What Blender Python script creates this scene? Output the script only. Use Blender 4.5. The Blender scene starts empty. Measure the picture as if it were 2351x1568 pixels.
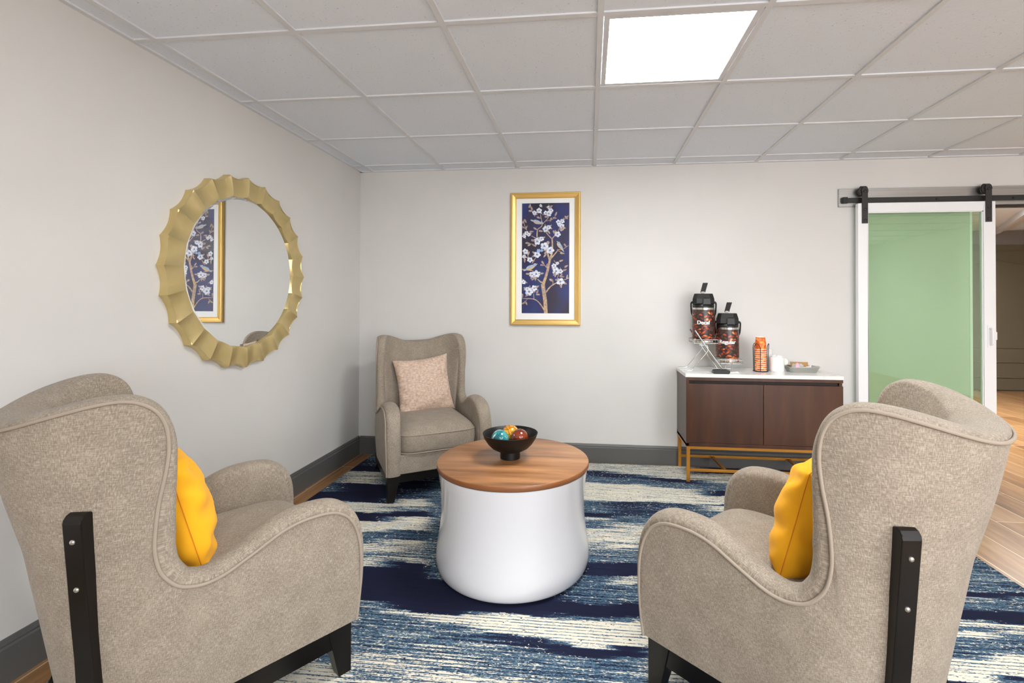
import bpy, bmesh, math, random
from mathutils import Vector, Matrix
random.seed(7)
C = bpy.context.scene.collection
S = bpy.context.scene
PI = math.pi

# ---------------------------------------------------------------- camera, light, exposure
CX, CY, F = 1238.996, 683.5235, 1093.98
EYE = Vector((0.0, 0.0, 1.25075))
RT = Vector((0.9945778, 0.1039261, 0.0037896))
FW = Vector((-0.1039616, 0.9945220, 0.0108585))
UP = Vector((-0.0026403, -0.0111936, 0.9999339))
cam = bpy.data.cameras.new('camera')
cam.sensor_width = 36.0
cam.lens = F * 36.0 / 2351.0
cam.shift_x = (1175.5 - CX) / 2351.0
cam.shift_y = (CY - 784.0) / 2351.0
cam.clip_start = 0.05
camo = bpy.data.objects.new('camera', cam)
C.objects.link(camo)
m = Matrix.Identity(4)
for r in range(3):
    m[r][0] = RT[r]; m[r][1] = UP[r]; m[r][2] = -FW[r]; m[r][3] = EYE[r]
camo.matrix_world = m
S.camera = camo
S.view_settings.view_transform = 'Standard'
S.view_settings.look = 'None'
S.view_settings.exposure = 0.98
S.view_settings.gamma = 1.0
S.view_settings.use_curve_mapping = False
PANEL = 22.0            # brightness of the ceiling panels
w = bpy.data.worlds.new('world'); S.world = w; w.use_nodes = True
w.node_tree.nodes['Background'].inputs[0].default_value = (0.93, 0.96, 1.0, 1)
w.node_tree.nodes['Background'].inputs[1].default_value = 5.0      # overcast fill daylight outside the added windows behind the viewer
FILL_WIN = (0.30, 4.0, 0.55, 2.15)                                       # unseen window band added for fill light behind the viewer: x0, x1, z0, z1
pd = bpy.data.lights.new('fill_window_portal', 'AREA'); pd.shape = 'RECTANGLE'; pd.size = FILL_WIN[1] - FILL_WIN[0]; pd.size_y = FILL_WIN[3] - FILL_WIN[2]; pd.cycles.is_portal = True
po = bpy.data.objects.new('fill_window_portal', pd); C.objects.link(po); po.location = ((FILL_WIN[0] + FILL_WIN[1]) / 2, -2.44, (FILL_WIN[2] + FILL_WIN[3]) / 2); po.rotation_euler = (PI / 2, 0, 0)

# room constants
XL, YB, H = -1.901, 3.786, 2.3315
XR, YF = 5.2, -2.4
T = 0.61
GX, GY = -1.7907, 3.6175
OPX, OPR, OPH = 2.76, 3.95, 1.995          # doorway in the back wall

def lin(c):
    return tuple(((v / 255.0) / 12.92 if v / 255.0 <= 0.04045 else ((v / 255.0 + 0.055) / 1.055) ** 2.4) for v in c) + (1.0,)

# ---------------------------------------------------------------- materials
def mat(name):
    m = bpy.data.materials.new(name); m.use_nodes = True
    nt = m.node_tree; b = nt.nodes['Principled BSDF']
    return m, nt, b
def N(nt, t, **kw):
    n = nt.nodes.new(t)
    for k, v in kw.items(): setattr(n, k, v)
    return n
def simple(name, rgb, rough=0.5, metal=0.0, spec=0.5, coat=0.0):
    m, nt, b = mat(name)
    b.inputs['Base Color'].default_value = lin(rgb)
    b.inputs['Roughness'].default_value = rough
    b.inputs['Metallic'].default_value = metal
    b.inputs['Specular IOR Level'].default_value = spec
    b.inputs['Coat Weight'].default_value = coat
    return m
def coords(nt, scale=(1, 1, 1), kind='Object', rot=(0, 0, 0)):
    tc = N(nt, 'ShaderNodeTexCoord'); mp = N(nt, 'ShaderNodeMapping')
    mp.inputs['Scale'].default_value = scale; mp.inputs['Rotation'].default_value = rot
    nt.links.new(tc.outputs[kind], mp.inputs['Vector'])
    return mp.outputs['Vector']
def noise(nt, vec, scale=5.0, detail=3.0, rough=0.5):
    n = N(nt, 'ShaderNodeTexNoise')
    n.inputs['Scale'].default_value = scale; n.inputs['Detail'].default_value = detail; n.inputs['Roughness'].default_value = rough
    nt.links.new(vec, n.inputs['Vector'])
    return n.outputs['Fac']
def ramp(nt, fac, stops, interp='LINEAR'):
    r = N(nt, 'ShaderNodeValToRGB'); r.color_ramp.interpolation = interp
    while len(r.color_ramp.elements) < len(stops): r.color_ramp.elements.new(0.5)
    for e, (p, c) in zip(r.color_ramp.elements, stops):
        e.position = p; e.color = c if len(c) == 4 else lin(c)
    nt.links.new(fac, r.inputs['Fac'])
    return r.outputs['Color']
def mix(nt, a, b, fac, mode='MIX'):
    x = N(nt, 'ShaderNodeMix', data_type='RGBA', blend_type=mode)
    for sock, v in ((x.inputs['Factor'], fac), (x.inputs[6], a), (x.inputs[7], b)):
        if isinstance(v, (int, float)): sock.default_value = v
        elif isinstance(v, tuple): sock.default_value = v
        else: nt.links.new(v, sock)
    return x.outputs[2]
def math_(nt, op, a, b=None, c=None):
    x = N(nt, 'ShaderNodeMath', operation=op)
    for i, v in enumerate((a, b, c)):
        if v is None: continue
        if isinstance(v, (int, float)): x.inputs[i].default_value = v
        else: nt.links.new(v, x.inputs[i])
    return x.outputs[0]
def bump(nt, b, h, strength=0.3, dist=0.002):
    n = N(nt, 'ShaderNodeBump'); n.inputs['Strength'].default_value = strength; n.inputs['Distance'].default_value = dist
    nt.links.new(h, n.inputs['Height']); nt.links.new(n.outputs['Normal'], b.inputs['Normal'])

def wall_mat():
    m, nt, b = mat('wall_paint')
    v = coords(nt)
    col = ramp(nt, noise(nt, v, 1.6, 2), [(0.3, (211, 209, 205)), (0.7, (217, 215, 211))])
    nt.links.new(col, b.inputs['Base Color']); b.inputs['Roughness'].default_value = 0.62
    b.inputs['Specular IOR Level'].default_value = 0.25
    bump(nt, b, noise(nt, v, 140, 3), 0.12, 0.002)
    return m
def tile_mat():
    m, nt, b = mat('ceiling_tile')
    v = coords(nt)
    pits = ramp(nt, noise(nt, v, 95, 2, 0.6), [(0.27, (190, 195, 202)), (0.34, (227, 233, 241))])
    nt.links.new(pits, b.inputs['Base Color']); b.inputs['Roughness'].default_value = 0.9
    b.inputs['Specular IOR Level'].default_value = 0.1
    bump(nt, b, noise(nt, v, 60, 4, 0.65), 0.35, 0.003)
    return m
def fabric_mat(name, dark, light, amp=1.0):
    m, nt, b = mat(name)
    a = noise(nt, coords(nt, (85, 640, 1), 'UV'), 1.0, 2, 0.6)
    c = noise(nt, coords(nt, (640, 95, 1), 'UV'), 1.0, 2, 0.6)
    f = noise(nt, coords(nt, (300, 300, 1), 'UV'), 1.0, 2, 0.6)
    big = noise(nt, coords(nt, (16, 16, 1), 'UV'), 1.0, 3, 0.55)
    s = math_(nt, 'ADD', a, c)
    s = math_(nt, 'MULTIPLY_ADD', big, 0.36, s)
    s = math_(nt, 'MULTIPLY_ADD', f, 0.25, s)
    s = math_(nt, 'MULTIPLY', s, 0.383)
    md = tuple((x + y) // 2 for x, y in zip(dark, light))
    col = ramp(nt, s, [(0.38, dark), (0.5, md), (0.58, light)])
    mx_ = math_(nt, 'MAXIMUM', a, c)
    thr = ramp(nt, mx_, [(0.63, (0, 0, 0)), (0.74, (180, 180, 180))])
    col = mix(nt, col, lin(tuple(min(255, x + 14) for x in light)), thr)
    nt.links.new(col, b.inputs['Base Color'])
    b.inputs['Roughness'].default_value = 0.88; b.inputs['Specular IOR Level'].default_value = 0.15
    b.inputs['Sheen Weight'].default_value = 0.1; b.inputs['Sheen Roughness'].default_value = 0.5
    bump(nt, b, s, 0.4 * amp, 0.002)
    return m
def wood_mat(name, c1, c2, c3, sc=(3, 28, 28), rough=0.4, rot=(0, 0, 0), scale=1.0):
    m, nt, b = mat(name)
    v = coords(nt, sc, 'Object', rot)
    n1 = noise(nt, v, scale, 5, 0.6)
    w_ = N(nt, 'ShaderNodeTexNoise'); w_.inputs['Scale'].default_value = scale * 0.35; w_.inputs['Detail'].default_value = 3; w_.inputs['Distortion'].default_value = 1.2
    nt.links.new(v, w_.inputs['Vector'])
    s = math_(nt, 'MULTIPLY_ADD', w_.outputs['Fac'], 0.6, math_(nt, 'MULTIPLY', n1, 0.4))
    nt.links.new(ramp(nt, s, [(0.33, c1), (0.5, c2), (0.66, c3)]), b.inputs['Base Color'])
    b.inputs['Roughness'].default_value = rough
    return m
def floor_mat():
    m, nt, b = mat('wood_look_floor_tile')
    tc = N(nt, 'ShaderNodeTexCoord')
    sep = N(nt, 'ShaderNodeSeparateXYZ'); nt.links.new(tc.outputs['Object'], sep.inputs[0])
    cmb = N(nt, 'ShaderNodeCombineXYZ')
    nt.links.new(math_(nt, 'ADD', sep.outputs['Y'], 0.135), cmb.inputs['X'])
    nt.links.new(math_(nt, 'ADD', sep.outputs['X'], 0.068), cmb.inputs['Y'])
    br = N(nt, 'ShaderNodeTexBrick'); br.offset = 0.37; br.offset_frequency = 2
    br.inputs['Scale'].default_value = 1.0
    br.inputs['Brick Width'].default_value = 1.2; br.inputs['Row Height'].default_value = 0.2
    br.inputs['Mortar Size'].default_value = 0.0028; br.inputs['Mortar Smooth'].default_value = 0.1
    br.inputs['Color1'].default_value = (0, 0, 0, 1); br.inputs['Color2'].default_value = (1, 1, 1, 1)
    br.inputs['Mortar'].default_value = (0.5, 0.5, 0.5, 1)
    nt.links.new(cmb.outputs[0], br.inputs['Vector'])
    n1 = noise(nt, coords(nt, (26, 2.2, 1)), 1.0, 5, 0.62)
    n2 = noise(nt, coords(nt, (5, 1.1, 1)), 1.0, 3, 0.6)
    bw = N(nt, 'ShaderNodeSeparateColor'); nt.links.new(br.outputs['Color'], bw.inputs[0])
    s = math_(nt, 'MULTIPLY_ADD', bw.outputs[0], 0.16, math_(nt, 'ADD', math_(nt, 'MULTIPLY', n1, 0.5), math_(nt, 'MULTIPLY', n2, 0.42)))
    col = ramp(nt, s, [(0.34, (96, 68, 44)), (0.45, (138, 99, 62)), (0.56, (164, 124, 82)), (0.72, (186, 148, 105))])
    fin = mix(nt, col, lin((222, 200, 172)), br.outputs['Fac'])
    nt.links.new(fin, b.inputs['Base Color']); b.inputs['Roughness'].default_value = 0.33
    bump(nt, b, math_(nt, 'SUBTRACT', n1, br.outputs['Fac']), 0.12, 0.002)
    return m
def rug_mat():
    m, nt, b = mat('streaked_rug_pile')
    at = N(nt, 'ShaderNodeAttribute'); at.attribute_name = 'tone'
    t = at.outputs['Fac']
    fine = noise(nt, coords(nt, (26, 330, 1)), 1.0, 3, 0.65)
    wide = noise(nt, coords(nt, (3.5, 75, 1)), 1.0, 3, 0.6)
    spk = noise(nt, coords(nt, (95, 190, 1)), 1.0, 2, 0.6)
    patch = noise(nt, coords(nt, (7, 16, 1)), 1.0, 2, 0.5)
    # noise is strongest for mid tones, weak in the plain navy
    k = math_(nt, 'MULTIPLY', t, math_(nt, 'SUBTRACT', 1.32, t))          # 0 at navy
    k = math_(nt, 'MULTIPLY_ADD', k, 2.1, 0.16)
    nz = math_(nt, 'ADD', math_(nt, 'MULTIPLY', math_(nt, 'SUBTRACT', fine, 0.5), 1.0), math_(nt, 'MULTIPLY', math_(nt, 'SUBTRACT', wide, 0.5), 1.3))
    nz = math_(nt, 'ADD', nz, math_(nt, 'MULTIPLY', math_(nt, 'SUBTRACT', spk, 0.5), 0.85))
    v = math_(nt, 'MULTIPLY_ADD', nz, k, t)
    # thin rows of weave showing through the cream
    yv = N(nt, 'ShaderNodeTexWave', wave_type='BANDS', bands_direction='Y', wave_profile='SIN')
    yv.inputs['Scale'].default_value = 19.0; yv.inputs['Distortion'].default_value = 1.1; yv.inputs['Detail'].default_value = 3.0
    yv.inputs['Detail Scale'].default_value = 6.0
    nt.links.new(coords(nt, (0.25, 1, 1)), yv.inputs['Vector'])
    row = math_(nt, 'MULTIPLY', math_(nt, 'GREATER_THAN', yv.outputs['Fac'], 0.86), math_(nt, 'MULTIPLY', t, -0.34))
    v = math_(nt, 'ADD', v, row)
    nav = (27, 30, 50); nav2 = (36, 42, 66); blu = (52, 76, 98); blu2 = (92, 121, 140); cr = (222, 217, 200); cr2 = (200, 198, 184)
    col = ramp(nt, v, [(0.0, nav), (0.28, nav2), (0.36, blu), (0.52, blu2), (0.62, blu), (0.665, cr2), (0.74, cr)])
    flake = noise(nt, coords(nt, (48, 90, 1)), 1.0, 4, 0.7)
    mid = math_(nt, 'MULTIPLY', math_(nt, 'GREATER_THAN', t, 0.16), math_(nt, 'LESS_THAN', t, 0.72))
    gate = math_(nt, 'MULTIPLY_ADD', patch, 0.22, flake)
    col2 = mix(nt, col, lin(cr), math_(nt, 'MULTIPLY', mid, math_(nt, 'GREATER_THAN', gate, 0.735)))
    col2 = mix(nt, col2, lin(nav), math_(nt, 'MULTIPLY', math_(nt, 'GREATER_THAN', t, 0.3), math_(nt, 'LESS_THAN', gate, 0.475)))
    nt.links.new(col2, b.inputs['Base Color'])
    b.inputs['Roughness'].default_value = 0.95; b.inputs['Specular IOR Level'].default_value = 0.1
    bump(nt, b, v, 0.5, 0.003)
    return m
def bean_mat():
    m, nt, b = mat('coffee_bean_print')
    d = N(nt, 'ShaderNodeTexNoise'); d.inputs['Scale'].default_value = 14
    base = coords(nt, (1, 1, 1), 'UV')
    nt.links.new(base, d.inputs['Vector'])
    mv = mix(nt, base, d.outputs['Color'], 0.05)
    mp = N(nt, 'ShaderNodeMapping'); mp.inputs['Scale'].default_value = (40, 62, 1); mp.inputs['Rotation'].default_value = (0, 0, 0.5)
    nt.links.new(mv, mp.inputs['Vector'])
    vo = N(nt, 'ShaderNodeTexVoronoi', feature='F1', voronoi_dimensions='2D'); vo.inputs['Scale'].default_value = 1.0; vo.inputs['Randomness'].default_value = 0.9
    nt.links.new(mp.outputs[0], vo.inputs['Vector'])
    sc = N(nt, 'ShaderNodeSeparateColor'); nt.links.new(vo.outputs['Color'], sc.inputs[0])
    beans = ramp(nt, sc.outputs[0], [(0.0, (70, 30, 22)), (0.4, (66, 58, 54)), (0.62, (150, 52, 30)), (0.85, (196, 84, 44)), (0.97, (226, 150, 90))])
    mask = ramp(nt, vo.outputs['Distance'], [(0.30, (255, 255, 255)), (0.5, (0, 0, 0))])
    nt.links.new(mix(nt, lin((44, 38, 35)), beans, mask), b.inputs['Base Color'])
    b.inputs['Roughness'].default_value = 0.3
    return m
def cup_mat():
    m, nt, b = mat('orange_swirl_print')
    d = N(nt, 'ShaderNodeTexNoise'); d.inputs['Scale'].default_value = 26; d.inputs['Distortion'].default_value = 1.6
    nt.links.new(coords(nt), d.inputs['Vector'])
    nt.links.new(ramp(nt, d.outputs['Fac'], [(0.38, (214, 84, 26)), (0.5, (240, 122, 40)), (0.62, (252, 172, 84))]), b.inputs['Base Color'])
    b.inputs['Roughness'].default_value = 0.45
    return m
def brushed(name, rgb, rough=0.32, sc=(4, 4, 300)):
    m, nt, b = mat(name)
    n = noise(nt, coords(nt, sc), 1.0, 3)
    nt.links.new(ramp(nt, n, [(0.3, tuple(int(x * 0.88) for x in rgb)), (0.7, rgb)]), b.inputs['Base Color'])
    b.inputs['Metallic'].default_value = 1.0; b.inputs['Roughness'].default_value = rough
    return m
def gold_mat():
    m, nt, b = mat('brushed_champagne_gold')
    n = noise(nt, coords(nt, (3, 3, 3)), 3.0, 3)
    nt.links.new(ramp(nt, n, [(0.3, (202, 182, 126)), (0.7, (217, 197, 144))]), b.inputs['Base Color'])
    b.inputs['Metallic'].default_value = 0.72; b.inputs['Roughness'].default_value = 0.34
    bump(nt, b, noise(nt, coords(nt, (60, 60, 60)), 1.0, 3), 0.05, 0.001)
    return m
def quartz_mat():
    m, nt, b = mat('white_quartz')
    v = coords(nt)
    n = noise(nt, v, 22, 5, 0.6); n2 = noise(nt, v, 260, 2)
    c = ramp(nt, n, [(0.36, (226, 226, 222)), (0.5, (238, 237, 233)), (0.8, (243, 242, 238))])
    nt.links.new(mix(nt, c, lin((206, 204, 198)), math_(nt, 'MULTIPLY', math_(nt, 'GREATER_THAN', n2, 0.66), 0.5)), b.inputs['Base Color'])
    b.inputs['Roughness'].default_value = 0.12
    return m
def glaze_mat(name, stops, sc, rough=0.08, dist=1.0, crack=None):
    m, nt, b = mat(name)
    d = N(nt, 'ShaderNodeTexNoise'); d.inputs['Scale'].default_value = sc; d.inputs['Distortion'].default_value = dist; d.inputs['Detail'].default_value = 3
    v = coords(nt); nt.links.new(v, d.inputs['Vector'])
    col = ramp(nt, d.outputs['Fac'], stops)
    if crack:
        vo = N(nt, 'ShaderNodeTexVoronoi', feature='DISTANCE_TO_EDGE'); vo.inputs['Scale'].default_value = 34
        nt.links.new(v, vo.inputs['Vector'])
        col = mix(nt, lin(crack), col, ramp(nt, vo.outputs['Distance'], [(0.02, (0, 0, 0)), (0.06, (255, 255, 255))]))
    nt.links.new(col, b.inputs['Base Color']); b.inputs['Roughness'].default_value = rough; b.inputs['Coat Weight'].default_value = 0.6
    return m
def art_mat():
    m, nt, b = mat('painted_night_blue')
    n = noise(nt, coords(nt, (5, 5, 3.2)), 1.0, 2)
    nt.links.new(ramp(nt, n, [(0.34, (38, 32, 50)), (0.48, (40, 40, 76)), (0.58, (36, 46, 108)), (0.7, (32, 60, 108))]), b.inputs['Base Color'])
    b.inputs['Roughness'].default_value = 0.25
    return m
def two_tone(name, a, c, sc=40, rough=0.6, stretch=(1, 1, 1)):
    m, nt, b = mat(name)
    nt.links.new(ramp(nt, noise(nt, coords(nt, stretch), sc, 2), [(0.4, a), (0.6, c)]), b.inputs['Base Color'])
    b.inputs['Roughness'].default_value = rough
    return m
def yellow_mat():
    m, nt, b = mat('marigold_cotton')
    b.inputs['Base Color'].default_value = lin((252, 182, 36)); b.inputs['Roughness'].default_value = 0.85
    b.inputs['Specular IOR Level'].default_value = 0.15; b.inputs['Sheen Weight'].default_value = 0.1
    a = noise(nt, coords(nt, (500, 500, 500), 'UV'), 1.0, 2)
    bump(nt, b, a, 0.15, 0.001)
    return m
def blush_mat():
    m, nt, b = mat('blush_slub_weave')
    a = noise(nt, coords(nt, (30, 420, 1), 'UV'), 1.0, 3, 0.6)
    c = noise(nt, coords(nt, (60, 60, 1), 'UV'), 1.0, 1)
    s = math_(nt, 'MULTIPLY_ADD', c, 0.35, math_(nt, 'MULTIPLY', a, 0.65))
    nt.links.new(ramp(nt, s, [(0.36, (166, 138, 118)), (0.5, (196, 171, 151)), (0.62, (218, 196, 177))]), b.inputs['Base Color'])
    b.inputs['Roughness'].default_value = 0.6; b.inputs['Sheen Weight'].default_value = 0.15
    bump(nt, b, a, 0.25, 0.001)
    return m
def glass_mat(name, tint, rough=0.0):
    m, nt, b = mat(name)
    nt.nodes.remove(b)
    out = nt.nodes['Material Output']
    tr = N(nt, 'ShaderNodeBsdfTransparent'); tr.inputs[0].default_value = tint
    gl = N(nt, 'ShaderNodeBsdfGlossy'); gl.inputs['Color'].default_value = (0.9, 1.0, 0.95, 1); gl.inputs['Roughness'].default_value = 0.02
    fr = N(nt, 'ShaderNodeFresnel'); fr.inputs['IOR'].default_value = 1.5
    mx = N(nt, 'ShaderNodeMixShader')
    nt.links.new(math_(nt, 'MULTIPLY_ADD', fr.outputs[0], 1.4, 0.02), mx.inputs[0])
    nt.links.new(tr.outputs[0], mx.inputs[1]); nt.links.new(gl.outputs[0], mx.inputs[2]); nt.links.new(mx.outputs[0], out.inputs[0])
    return m
def emit_mat(name, rgb, strength):
    m, nt, b = mat(name)
    b.inputs['Base Color'].default_value = rgb
    b.inputs['Emission Color'].default_value = rgb
    b.inputs['Emission Strength'].default_value = strength
    return m

M = dict(
    wall=wall_mat(), tile=tile_mat(), tee=simple('painted_metal_tee', (216, 218, 221), 0.5),
    base=simple('charcoal_baseboard', (92, 92, 90), 0.38), floor=floor_mat(), rug=rug_mat(), rug_edge=simple('navy_rug_binding', (32, 44, 84), 0.9),
    fabric=fabric_mat('greige_woven_upholstery', (123, 112, 99), (170, 158, 143)),
    piping=simple('greige_piping', (158, 146, 132), 0.8, 0, 0.2),
    espresso=simple('espresso_lacquer', (15, 11, 8), 0.30, 0, 0.35), steel=simple('polished_steel', (200, 198, 192), 0.22, 1.0),
    walnut=wood_mat('walnut_laminate', (98, 64, 40), (160, 112, 72), (188, 140, 96), (2.6, 22, 22), 0.34, (0, 0, 0.5)),
    walnut_edge=simple('walnut_edge_band', (136, 86, 50), 0.4),
    white=simple('glossy_white_shell', (222, 223, 227), 0.16, 0, 0.5, 0.4),
    black=simple('matt_black_ceramic', (13, 13, 13), 0.45, 0, 0.35), blackp=simple('black_plastic', (26, 26, 25), 0.4),
    yellow_ball=glaze_mat('yellow_crackle_glaze', [(0.4, (196, 120, 14)), (0.55, (240, 190, 40))], 6, 0.08, 1.0, (120, 66, 10)),
    teal_ball=glaze_mat('teal_swirl_glaze', [(0.36, (26, 96, 104)), (0.5, (60, 150, 150)), (0.62, (214, 232, 222))], 12, 0.05, 2.2),
    brown_ball=glaze_mat('russet_glaze', [(0.36, (92, 34, 16)), (0.6, (150, 62, 26))], 9),
    gold=gold_mat(), mirror=simple('mirror_silver', (240, 242, 242), 0.0, 1.0),
    frame_gold=simple('bright_gold_leaf', (216, 180, 106), 0.36, 0.5), matboard=simple('white_matboard', (240, 241, 240), 0.7),
    art=art_mat(), branch=two_tone('painted_branch', (206, 178, 132), (164, 140, 130), 60), petal=two_tone('painted_petal', (236, 238, 244), (196, 206, 226), 70),
    leaf=two_tone('painted_leaf', (188, 164, 150), (142, 122, 118), 60), blue_petal=simple('painted_blue_petal', (150, 178, 222), 0.6), stamen=simple('painted_stamen', (120, 124, 150), 0.6),
    bird_blue=two_tone('painted_bird_blue', (134, 168, 200), (180, 190, 206), 50), bird_tan=two_tone('painted_bird_breast', (222, 184, 120), (190, 170, 150), 40),
    cab=wood_mat('dark_cherry_veneer', (54, 29, 16), (68, 38, 22), (80, 47, 28), (16, 16, 2.0), 0.3, (0, 0, 0), 1.0),
    cab_side=wood_mat('cherry_side_veneer', (54, 29, 16), (68, 38, 22), (80, 47, 28), (16, 16, 2.0), 0.3),
    brass=simple('satin_brass', (206, 142, 58), 0.32, 0.75), quartz=quartz_mat(), dark=simple('dark_recess', (38, 22, 16), 0.6),
    chrome=simple('chrome_wire', (206, 206, 202), 0.16, 1.0), bean=bean_mat(), lettering=simple('white_lettering', (246, 246, 246), 0.5),
    cup=cup_mat(), cupw=simple('white_paper', (246, 240, 228), 0.6), ceramic=simple('white_ceramic', (238, 239, 238), 0.25), tray=simple('satin_tray_steel', (190, 191, 186), 0.34, 0.9),
    pink=simple('pink_paper', (232, 186, 208), 0.6), kraft=simple('kraft_paper', (176, 134, 82), 0.7), bluep=simple('pale_blue_paper', (190, 208, 228), 0.6), paper=simple('packet_paper', (240, 240, 238), 0.6),
    door_white=simple('white_door_paint', (240, 241, 242), 0.32), iron=simple('black_iron', (52, 50, 48), 0.45, 0.3), board=brushed('satin_aluminium_board', (196, 194, 190), 0.38, (2, 2, 200)),
    green_glass=glass_mat('green_tinted_glass', (0.84, 0.93, 0.81, 1)), far_wall=simple('grey_lobby_wall', (146, 140, 138), 0.7),
    far_door=simple('olive_taupe_door_paint', (104, 96, 78), 0.5), yellow=yellow_mat(), blush=blush_mat(), seam=simple('marigold_seam', (224, 136, 20), 0.9),
    panel=emit_mat('lit_panel', (0.985, 0.992, 1.0, 1), PANEL), panel_far=emit_mat('lobby_fill_panel', (1.0, 0.99, 0.97, 1), PANEL * 1.8),
    lever=simple('pump_hinge_chrome', (190, 190, 188), 0.2, 1.0),
)

# ---------------------------------------------------------------- mesh helpers
class MB:
    def __init__(self): self.v = []; self.f = []; self.mi = []; self.uv = []
    def quad_grid(self, rows, uvs=None, mi=0, closed_u=False, closed_v=False):
        o = len(self.v); n = len(rows); k = len(rows[0])
        for r in rows: self.v += [tuple(p) for p in r]
        for i in range(n if closed_u else n - 1):
            for j in range(k if closed_v else k - 1):
                a, b = (i, j), (i, (j + 1) % k); c, d = ((i + 1) % n, (j + 1) % k), ((i + 1) % n, j)
                self.f.append([o + x[0] * k + x[1] for x in (a, b, c, d)]); self.mi.append(mi)
                if uvs:
                    jj = j + 1; ii = i + 1
                    g = lambda p, q: uvs[min(p, len(uvs) - 1)][min(q, len(uvs[0]) - 1)]
                    self.uv.append([g(i, j), g(i, jj), g(ii, jj), g(ii, j)])
                else: self.uv.append(None)
    def face(self, pts, mi=0):
        o = len(self.v); self.v += [tuple(p) for p in pts]
        self.f.append(list(range(o, o + len(pts)))); self.mi.append(mi); self.uv.append(None)
    def box(self, x0, x1, y0, y1, z0, z1, mi=0):
        p = [(x0, y0, z0), (x1, y0, z0), (x1, y1, z0), (x0, y1, z0), (x0, y0, z1), (x1, y0, z1), (x1, y1, z1), (x0, y1, z1)]
        self.hexa(p, mi)
    def hexa(self, p, mi=0):
        o = len(self.v); self.v += [tuple(q) for q in p]
        for f in ((3, 2, 1, 0), (4, 5, 6, 7), (0, 1, 5, 4), (1, 2, 6, 5), (2, 3, 7, 6), (3, 0, 4, 7)):
            self.f.append([o + i for i in f]); self.mi.append(mi); self.uv.append(None)
    def prism(self, poly, axis_fn, a, b, mi=0):
        """poly 2D points, axis_fn(u,v,w)->3D, extruded from w=a to w=b"""
        o = len(self.v); n = len(poly)
        self.v += [tuple(axis_fn(u, v, a)) for u, v in poly] + [tuple(axis_fn(u, v, b)) for u, v in poly]
        self.f.append([o + i for i in range(n)][::-1]); self.mi.append(mi); self.uv.append(None)
        self.f.append([o + n + i for i in range(n)]); self.mi.append(mi); self.uv.append(None)
        for i in range(n):
            j = (i + 1) % n
            self.f.append([o + i, o + j, o + n + j, o + n + i]); self.mi.append(mi); self.uv.append(None)
    def tube(self, pts, r, seg=8, closed=False, mi=0, cap=True, squash=None):
        pts = [Vector(p) for p in pts]; n = len(pts); rings = []
        up = Vector((0, 0, 1)); prev = None
        for i, p in enumerate(pts):
            if closed: t = pts[(i + 1) % n] - pts[i - 1]
            else: t = pts[min(i + 1, n - 1)] - pts[max(i - 1, 0)]
            if t.length < 1e-9: t = Vector((0, 0, 1))
            t.normalize()
            if prev is None:
                a = up if abs(t.dot(up)) < 0.9 else Vector((1, 0, 0))
                nx = (a - t * a.dot(t)).normalized()
            else: nx = (prev - t * prev.dot(t)).normalized()
            prev = nx; ny = t.cross(nx)
            rr = r[i] if isinstance(r, (list, tuple)) else r
            rings.append([p + nx * math.cos(2 * PI * k / seg) * rr + ny * math.sin(2 * PI * k / seg) * rr * (squash or 1) for k in range(seg)])
        o = len(self.v)
        self.quad_grid(rings, None, mi, closed_u=closed, closed_v=True)
        if cap and not closed:
            for base, rev in ((o, True), (o + (n - 1) * seg, False)):
                f = [base + k for k in range(seg)]
                self.f.append(f[::-1] if rev else f); self.mi.append(mi); self.uv.append(None)
    def lathe(self, prof, c=(0, 0), seg=48, mi=0, uv=False, cap=False):
        rows = []; uvs = []
        for k in range(seg):
            a = 2 * PI * k / seg
            rows.append([(c[0] + r * math.cos(a), c[1] + r * math.sin(a), z) for r, z in prof])
        if uv:
            R = max(r for r, z in prof)
            uvs = [[(2 * PI * k / seg * R, z) for r, z in prof] for k in range(seg + 1)]
        self.quad_grid(rows, uvs or None, mi, closed_u=True)
    def build(self, name, mats, parent=None, smooth=None, bevel=0.0, seg=2, merge=1e-5, loc=None):
        me = bpy.data.meshes.new(name)
        bm = bmesh.new(); uvl = bm.loops.layers.uv.new('UVMap') if any(self.uv) else None
        vs = [bm.verts.new(p) for p in self.v]
        for f, mi, uv in zip(self.f, self.mi, self.uv):
            if len(set(f)) < 3: continue
            try: bf = bm.faces.new([vs[i] for i in f])
            except ValueError: continue
            bf.material_index = mi
            if uv and uvl:
                for l, q in zip(bf.loops, uv): l[uvl].uv = q
        if merge: bmesh.ops.remove_doubles(bm, verts=bm.verts, dist=merge)
        bmesh.ops.recalc_face_normals(bm, faces=bm.faces)
        if smooth is not None:
            for f in bm.faces: f.smooth = True
            for e in bm.edges:
                if len(e.link_faces) == 2 and e.calc_face_angle(0) > math.radians(smooth): e.smooth = False
        bm.to_mesh(me); bm.free()
        for mm in (mats if isinstance(mats, (list, tuple)) else [mats]): me.materials.append(mm)
        o = bpy.data.objects.new(name, me); C.objects.link(o)
        if parent: o.parent = parent
        if loc: o.location = loc
        if bevel:
            b = o.modifiers.new('bevel', 'BEVEL'); b.width = bevel; b.segments = seg; b.limit_method = 'ANGLE'; b.angle_limit = math.radians(35)
            b.harden_normals = False
        return o
def tag(o, label=None, cat=None, group=None, kind=None):
    if label: o['label'] = label
    if cat: o['category'] = cat
    if group: o['group'] = group
    if kind: o['kind'] = kind
    return o
def thing(name, label, cat, loc=(0, 0, 0), rz=0.0, group=None):
    o = bpy.data.objects.new(name, None); C.objects.link(o); o.empty_display_size = 0.1
    o.location = loc; o.rotation_euler = (0, 0, rz)
    return tag(o, label, cat, group)
def children(o): return [c for c in bpy.data.objects if c.parent == o]
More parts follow.
